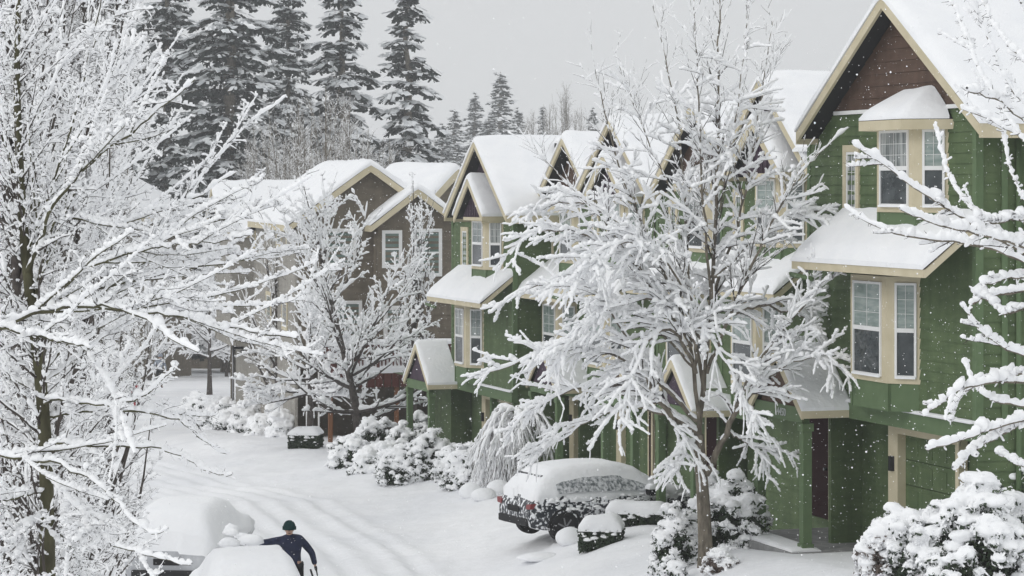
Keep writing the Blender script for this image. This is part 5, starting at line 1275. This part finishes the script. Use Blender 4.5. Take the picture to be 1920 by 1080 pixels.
def person(label, x, y, z, rot, jacket, trousers, hat, arms, lean=(0, 0), group=None, scale=1.0, hood=None):
    """faces local -y.  arms: two lists of (elbow, wrist, fingertip direction)"""
    root = thing('person', label, 'person', (x, y, z), rot, group); root.scale = (scale,) * 3
    lx, ly = lean
    pel = (0, 0, .95); wai = (lx * .2, ly * .2, 1.12); che = (lx * .6, ly * .6, 1.33); nek = (lx * .9, ly * .9, 1.50); hea = (lx, ly, 1.56); het = (lx * 1.05, ly * 1.1, 1.70)
    J = [(*pel, (.13, .10)), (*wai, (.125, .10)), (*che, (.115, .08)), (*nek, .05), (*hea, (.072, .085)), (*het, (.068, .08))]; E = [(0, 1), (1, 2), (2, 3), (3, 4), (4, 5)]
    JJ = [(0, 0, .80, (.16, .135)), (*pel, (.155, .13)), (*wai, (.155, .13)), (*che, (.185, .14)), (*nek, .08)]; EJ = [(0, 1), (1, 2), (2, 3), (3, 4)]
    TT = [(*pel, (.145, .12))]; ET = []
    hands = []
    for sd, (el, wr) in zip((-1, 1), arms):
        sh = (che[0] + sd * .185, che[1], 1.41)
        i = len(J); J += [(*sh, .042), (*el, .036), (*wr, .028)]; E += [(2, i), (i, i + 1), (i + 1, i + 2)]
        d = nrm(np.array(wr) - np.array(el)); pal = np.array(wr) + d * .07
        sidev = nrm(np.cross(d, [0, 0, 1.])); k = len(J); J.append((*pal, (.036, .02))); E.append((i + 2, k))
        for f in range(4):
            o = sidev * (.030 - .020 * f); ln = (.062, .075, .07, .055)[f]
            a = pal + o + d * .03; b2 = a + d * ln * .55 - np.array([0, 0, .008]); c2 = b2 + d * ln * .45 - np.array([0, 0, .022])
            kk = len(J); J += [(*a, .010), (*b2, .009), (*c2, .007)]; E += [(k, kk), (kk, kk + 1), (kk + 1, kk + 2)]
        th = pal - d * .03 + sidev * .04; t2 = th + sidev * .02 + d * .045; kk = len(J); J += [(*th, .011), (*t2, .008)]; E += [(k, kk), (kk, kk + 1)]
        gj = [(*wr, .042), (*pal, (.046, .03))]; ge = [(0, 1)]
        for f in range(4):
            o = sidev * (.030 - .020 * f); ln = (.062, .075, .07, .055)[f]; a = pal + o + d * .03; b2 = a + d * ln * .55 - np.array([0, 0, .008]); c2 = b2 + d * ln * .45 - np.array([0, 0, .022]); kk = len(gj)
            gj += [(*a, .0135), (*b2, .0125), (*c2, .011)]; ge += [(1, kk), (kk, kk + 1), (kk + 1, kk + 2)]
        gj += [(*th, .0145), (*t2, .012)]; ge += [(1, len(gj) - 2), (len(gj) - 2, len(gj) - 1)]
        skin_body('glove', gj, ge, M['black'], root)
        i = len(JJ); JJ += [(*sh, .088), (*el, .066), (*(np.array(wr) * .96 + np.array(el) * .04), .05)]; EJ += [(3, i), (i, i + 1), (i + 1, i + 2)]
        hip = (sd * .095, 0, .88); kn = (sd * .11, -.03, .48); an = (sd * .115, .02, .09); to = (sd * .125, -.15, .045)
        i = len(J); J += [(*hip, .085), (*kn, .055), (*an, .038), (*to, .03)]; E += [(0, i), (i, i + 1), (i + 1, i + 2), (i + 2, i + 3)]
        i = len(TT); TT += [(*hip, .105), (*kn, .078), (*an, .062)]; ET += [(0, i), (i, i + 1), (i + 1, i + 2)]
        bt = skin_body('boot', [(*an, .06), (an[0], an[1] + .02, .05, .055), (*to, .048)], [(0, 1), (1, 2)], M['black'], root)
    skin_body('body', J, E, M['skin'], root)
    skin_body('jacket', JJ, EJ, M[jacket], root); skin_body('trousers', TT, ET, M[trousers], root)
    # face: eyes, nose, mouth, ears
    h0 = Vector(hea); fc = MB()
    hz = 1.63; hx, hy = lx * 1.02, ly * 1.05
    for sd in (-1, 1): fc.cyl((hx + sd * .03, hy - .082, hz), (0, -1, 0), .011, .008, 10)
    fc.box(hx - .022, hx + .022, hy - .088, hy - .078, hz - .078, hz - .066); fc.build('eyes_and_mouth', M['dark'], root)
    no = MB(); no.prismx([(hy - .078, hz - .01), (hy - .105, hz - .042), (hy - .078, hz - .05)], hx - .013, hx + .013)
    for sd in (-1, 1): no.box(hx + sd * .074 - .008, hx + sd * .074 + .008, hy - .015, hy + .02, hz - .045, hz + .02)
    no.build('nose_and_ears', M['skin'], root, True)
    # knitted hat
    G_ = []
    for i in range(10):
        a = (i / 9) * math.pi / 2; r = .122 * math.cos(a) ** .8 if i < 9 else .001; G_.append([(hx + r * math.cos(b * 6.2832 / 18), hy - .02 + r * 1.06 * math.sin(b * 6.2832 / 18), 1.635 + .16 * math.sin(a)) for b in range(19)])
    ht = MB(); ht.grid(G_); ht.grid([[(p[0] * 1 + (p[0] - hx) * .06, p[1] + (p[1] - hy) * .06, 1.635 + d * .045) for p in G_[0]] for d in (-.3, 1)]); ht.build('knitted_hat', M[hat], root, True)
    co = skin_body('collar', [(nek[0], nek[1] + .0, 1.43, .11), (nek[0], nek[1] - .015, 1.56, .098)], [(0, 1)], M[hood or jacket], root)
    return root

pz = ground_z(at(548, 50.3), 50.3)
person('person in navy jacket and teal knitted hat sweeping snow off the nearest car', at(551, 50.2), 50.2, pz + .10, R(8), 'navy', 'black', 'teal',
       [((-.50, -.20, 1.38), (-.78, -.26, 1.38)), ((.34, -.02, 1.14), (.40, -.02, .90))], lean=(-.10, -.26), scale=1.0)
b = MB(); b.cyl((0, 0, 0), (.30, 0, -.95), .018, .62, 10); b.cyl((.18, 0, -.57), (.30, 0, -.95), .035, .16, 10)
bo = b.build('snow_brush', M['black'], None, True); bo.location = (at(549, 50.2) + .33, 50.2 + .03, pz + .93); props(bo, 'black snow brush hanging from the right hand of the person in navy', 'snow brush')
fz = ground_z(at(299, 139), 139)
person('person in grey coat with brown scarf and bobble hat on the far street', at(299, 139), 139, fz + .75, R(20), 'grey_cloth', 'dark', 'grey_cloth', [((-.30, 0, 1.12), (-.33, -.1, .88)), ((.30, 0, 1.12), (.33, -.1, .88))], lean=(.03, -.06), group='walkers on the far street', hood='brown_cloth')
person('person in red clothes with dark hat on the far street behind branches', at(256, 132), 132, ground_z(at(256, 132), 132) - .1, R(-15), 'red_cloth', 'red_cloth', 'dark', [((-.30, 0, 1.12), (-.33, -.1, .88)), ((.30, 0, 1.12), (.33, -.1, .88))], lean=(.02, -.05), group='walkers on the far street', scale=.8)

# snow knocked loose on the nearest car
rg = np.random.default_rng(3)
C = np.array([(at(px, 50.0), 50.0 + rg.normal() * .25, CZ - (py - HY) * 50.0 / F) for px, py in [(425, 1003), (440, 1012), (455, 1010), (470, 1016), (436, 998)]])
V, Fq = blobs(rg, C, .10 + .10 * rg.random(len(C)), .8, .35); o = npmesh('loose_snow', V, Fq, M['snow'], None, True); props(o, 'broken lumps of snow pushed up on the roof of the nearest car', 'snow lump')

# ------------------------------------------------------------------ small things
ub = thing('utility_box', 'grey-green utility box in the snow at the lower left', 'utility box', (at(128, 40), 40, ground_z(at(128, 40), 40)), R(15))
u = MB(); u.box(-.30, .30, -.28, .28, 0, .95); u.build('cabinet', M['boxgreen'], ub, bevel=.02)
u = MB(); u.box(-.33, .33, -.31, .31, .951, 1.0); u.build('lid', M['boxgreen'], ub, bevel=.01); u = MB(); u.box(-.012, .012, -.292, -.2805, .1, .9); u.box(.04, .09, -.30, -.2805, .5, .56); u.build('door_seam_and_latch', M['dark'], ub)
u = MB(); snow_sheet(u, [(-.36, -.34, 1.0), (.36, -.34, 1.0)], (0, .68, 0), .3, r=.25, step=.07, seed=4); u.build('snow_cap', M['snow'], ub, True)
sp = thing('street_pole', 'thin grey pole standing by the far corner of the grey street wall', 'pole', (at(437, 106), 106, ground_z(at(437, 106), 106)))
u = MB(); u.cyl((0, 0, -.1), (0, 0, 1), .045, 3.6, 10); u.build('shaft', M['rim'], sp, True); u = MB(); u.box(-.05, .42, -.02, .02, 3.15, 3.25); u.cyl((.40, 0, 3.12), (0, 0, -1), .10, .16, 12); u.build('lamp_arm', M['dark'], sp); u = MB(); snow_sheet(u, [(-.06, -.05, 3.5), (.06, -.05, 3.5)], (0, .1, 0), .1, r=.06, step=.03); u.build('snow_cap', M['snow'], sp, True)

# falling snow: far too many flakes to count
rg = np.random.default_rng(77); n = 22000
Dd = 13 + 52 * rg.random(n) ** .6
C = np.stack([(rg.random(n) - .5) * 2.4 * 960 / F * Dd, Dd, CZ + (HY - (-100 + 1280 * rg.random(n))) * Dd / F], 1)
OV = np.array([(1, 0, 0), (-1, 0, 0), (0, 1, 0), (0, -1, 0), (0, 0, 1), (0, 0, -1)], float); OF = np.array([(0, 2, 4), (2, 1, 4), (1, 3, 4), (3, 0, 4), (2, 0, 5), (1, 2, 5), (3, 1, 5), (0, 3, 5)])
rs = (.003 + .004 * rg.random(n) ** 2)[:, None, None]
V = (OV[None] * rs * (.7 + .6 * rg.random((n, 6, 1))) + C[:, None]).reshape(-1, 3); Fq = (OF[None] + (np.arange(n) * 6)[:, None, None]).reshape(-1, 3)
o = npmesh('snowflakes', V, Fq, M['tree_snow'], None, False); props(o, 'fine snow falling through the air over the whole street', 'snowfall', kind='stuff')

# ------------------------------------------------------------------ air
HAZE = 0.00095
if HAZE:
    hb = MB(); hb.box(-420, 420, -30, 560, -12.0, 62)
    hz_ = hb.build('haze', bpy.data.materials.new('haze')); m = hz_.data.materials[0]; m.use_nodes = True; nt = m.node_tree; nt.nodes.clear()
    out = nt.nodes.new('ShaderNodeOutputMaterial'); v = nt.nodes.new('ShaderNodeVolumePrincipled'); v.inputs['Color'].default_value = (.95, .96, .98, 1); v.inputs['Density'].default_value = HAZE; v.inputs['Anisotropy'].default_value = .0
    nt.links.new(v.outputs[0], out.inputs['Volume']); props(hz_, 'pale snowy haze in the air over the street', 'haze', kind='stuff')

# ------------------------------------------------------------------ light, sky, camera
SE, SR = R(34), R(-60)
w = bpy.data.worlds.new('World'); scene.world = w; w.use_nodes = True; nt = w.node_tree; nt.nodes.clear()
out = nt.nodes.new('ShaderNodeOutputWorld'); bg = nt.nodes.new('ShaderNodeBackground'); nt.links.new(bg.outputs[0], out.inputs[0])
sky = nt.nodes.new('ShaderNodeTexSky'); sky.sky_type = 'NISHITA'; sky.sun_disc = False; sky.sun_elevation = SE; sky.sun_rotation = SR; sky.dust_density = 6; sky.air_density = .6
hs = nt.nodes.new('ShaderNodeHueSaturation'); hs.inputs['Saturation'].default_value = .12; nt.links.new(sky.outputs[0], hs.inputs['Color'])
tc = nt.nodes.new('ShaderNodeTexCoord'); sx = nt.nodes.new('ShaderNodeSeparateXYZ'); nt.links.new(tc.outputs['Generated'], sx.inputs[0])
cr = nt.nodes.new('ShaderNodeValToRGB'); cr.color_ramp.elements[0].position = 0.0; cr.color_ramp.elements[0].color = (.88, .90, .915, 1); cr.color_ramp.elements[1].position = .9; cr.color_ramp.elements[1].color = (.98, 1.0, 1.02, 1)
e = cr.color_ramp.elements.new(.12); e.color = (.88, .90, .915, 1); nt.links.new(sx.outputs['Z'], cr.inputs[0])
sc = nt.nodes.new('ShaderNodeVectorMath'); sc.operation = 'SCALE'; sc.inputs['Scale'].default_value = 10.0; nt.links.new(cr.outputs[0], sc.inputs[0])
mx = nt.nodes.new('ShaderNodeMix'); mx.data_type = 'RGBA'; mx.inputs[0].default_value = .94; nt.links.new(hs.outputs[0], mx.inputs[6]); nt.links.new(sc.outputs[0], mx.inputs[7])
nt.links.new(mx.outputs[2], bg.inputs['Color']); bg.inputs['Strength'].default_value = .1
sl = bpy.data.lights.new('sun', 'SUN'); sl.energy = .7; sl.angle = R(25); sl.color = (1, .98, .95)
so = bpy.data.objects.new('sun', sl); COL.objects.link(so)
d = Vector((math.sin(SR) * math.cos(SE), math.cos(SR) * math.cos(SE) - .9, math.sin(SE)))
so.rotation_euler = d.to_track_quat('Z', 'Y').to_euler(); so.location = (-20, 10, 40)
cam = bpy.data.cameras.new('camera'); cam.lens = F / 1920 * 36; cam.sensor_width = 36; cam.shift_y = -(540 - HY) / 1920; cam.clip_end = 8000; cam.clip_start = .5
co = bpy.data.objects.new('camera', cam); COL.objects.link(co); co.location = (0, 0, CZ); co.rotation_euler = (R(90), 0, 0); scene.camera = co
vs = scene.view_settings; vs.view_transform = 'Standard'; vs.look = 'None'; vs.exposure = 0; vs.gamma = 1
scene.cycles.max_bounces = 8; scene.cycles.diffuse_bounces = 7; scene.cycles.volume_bounces = 0
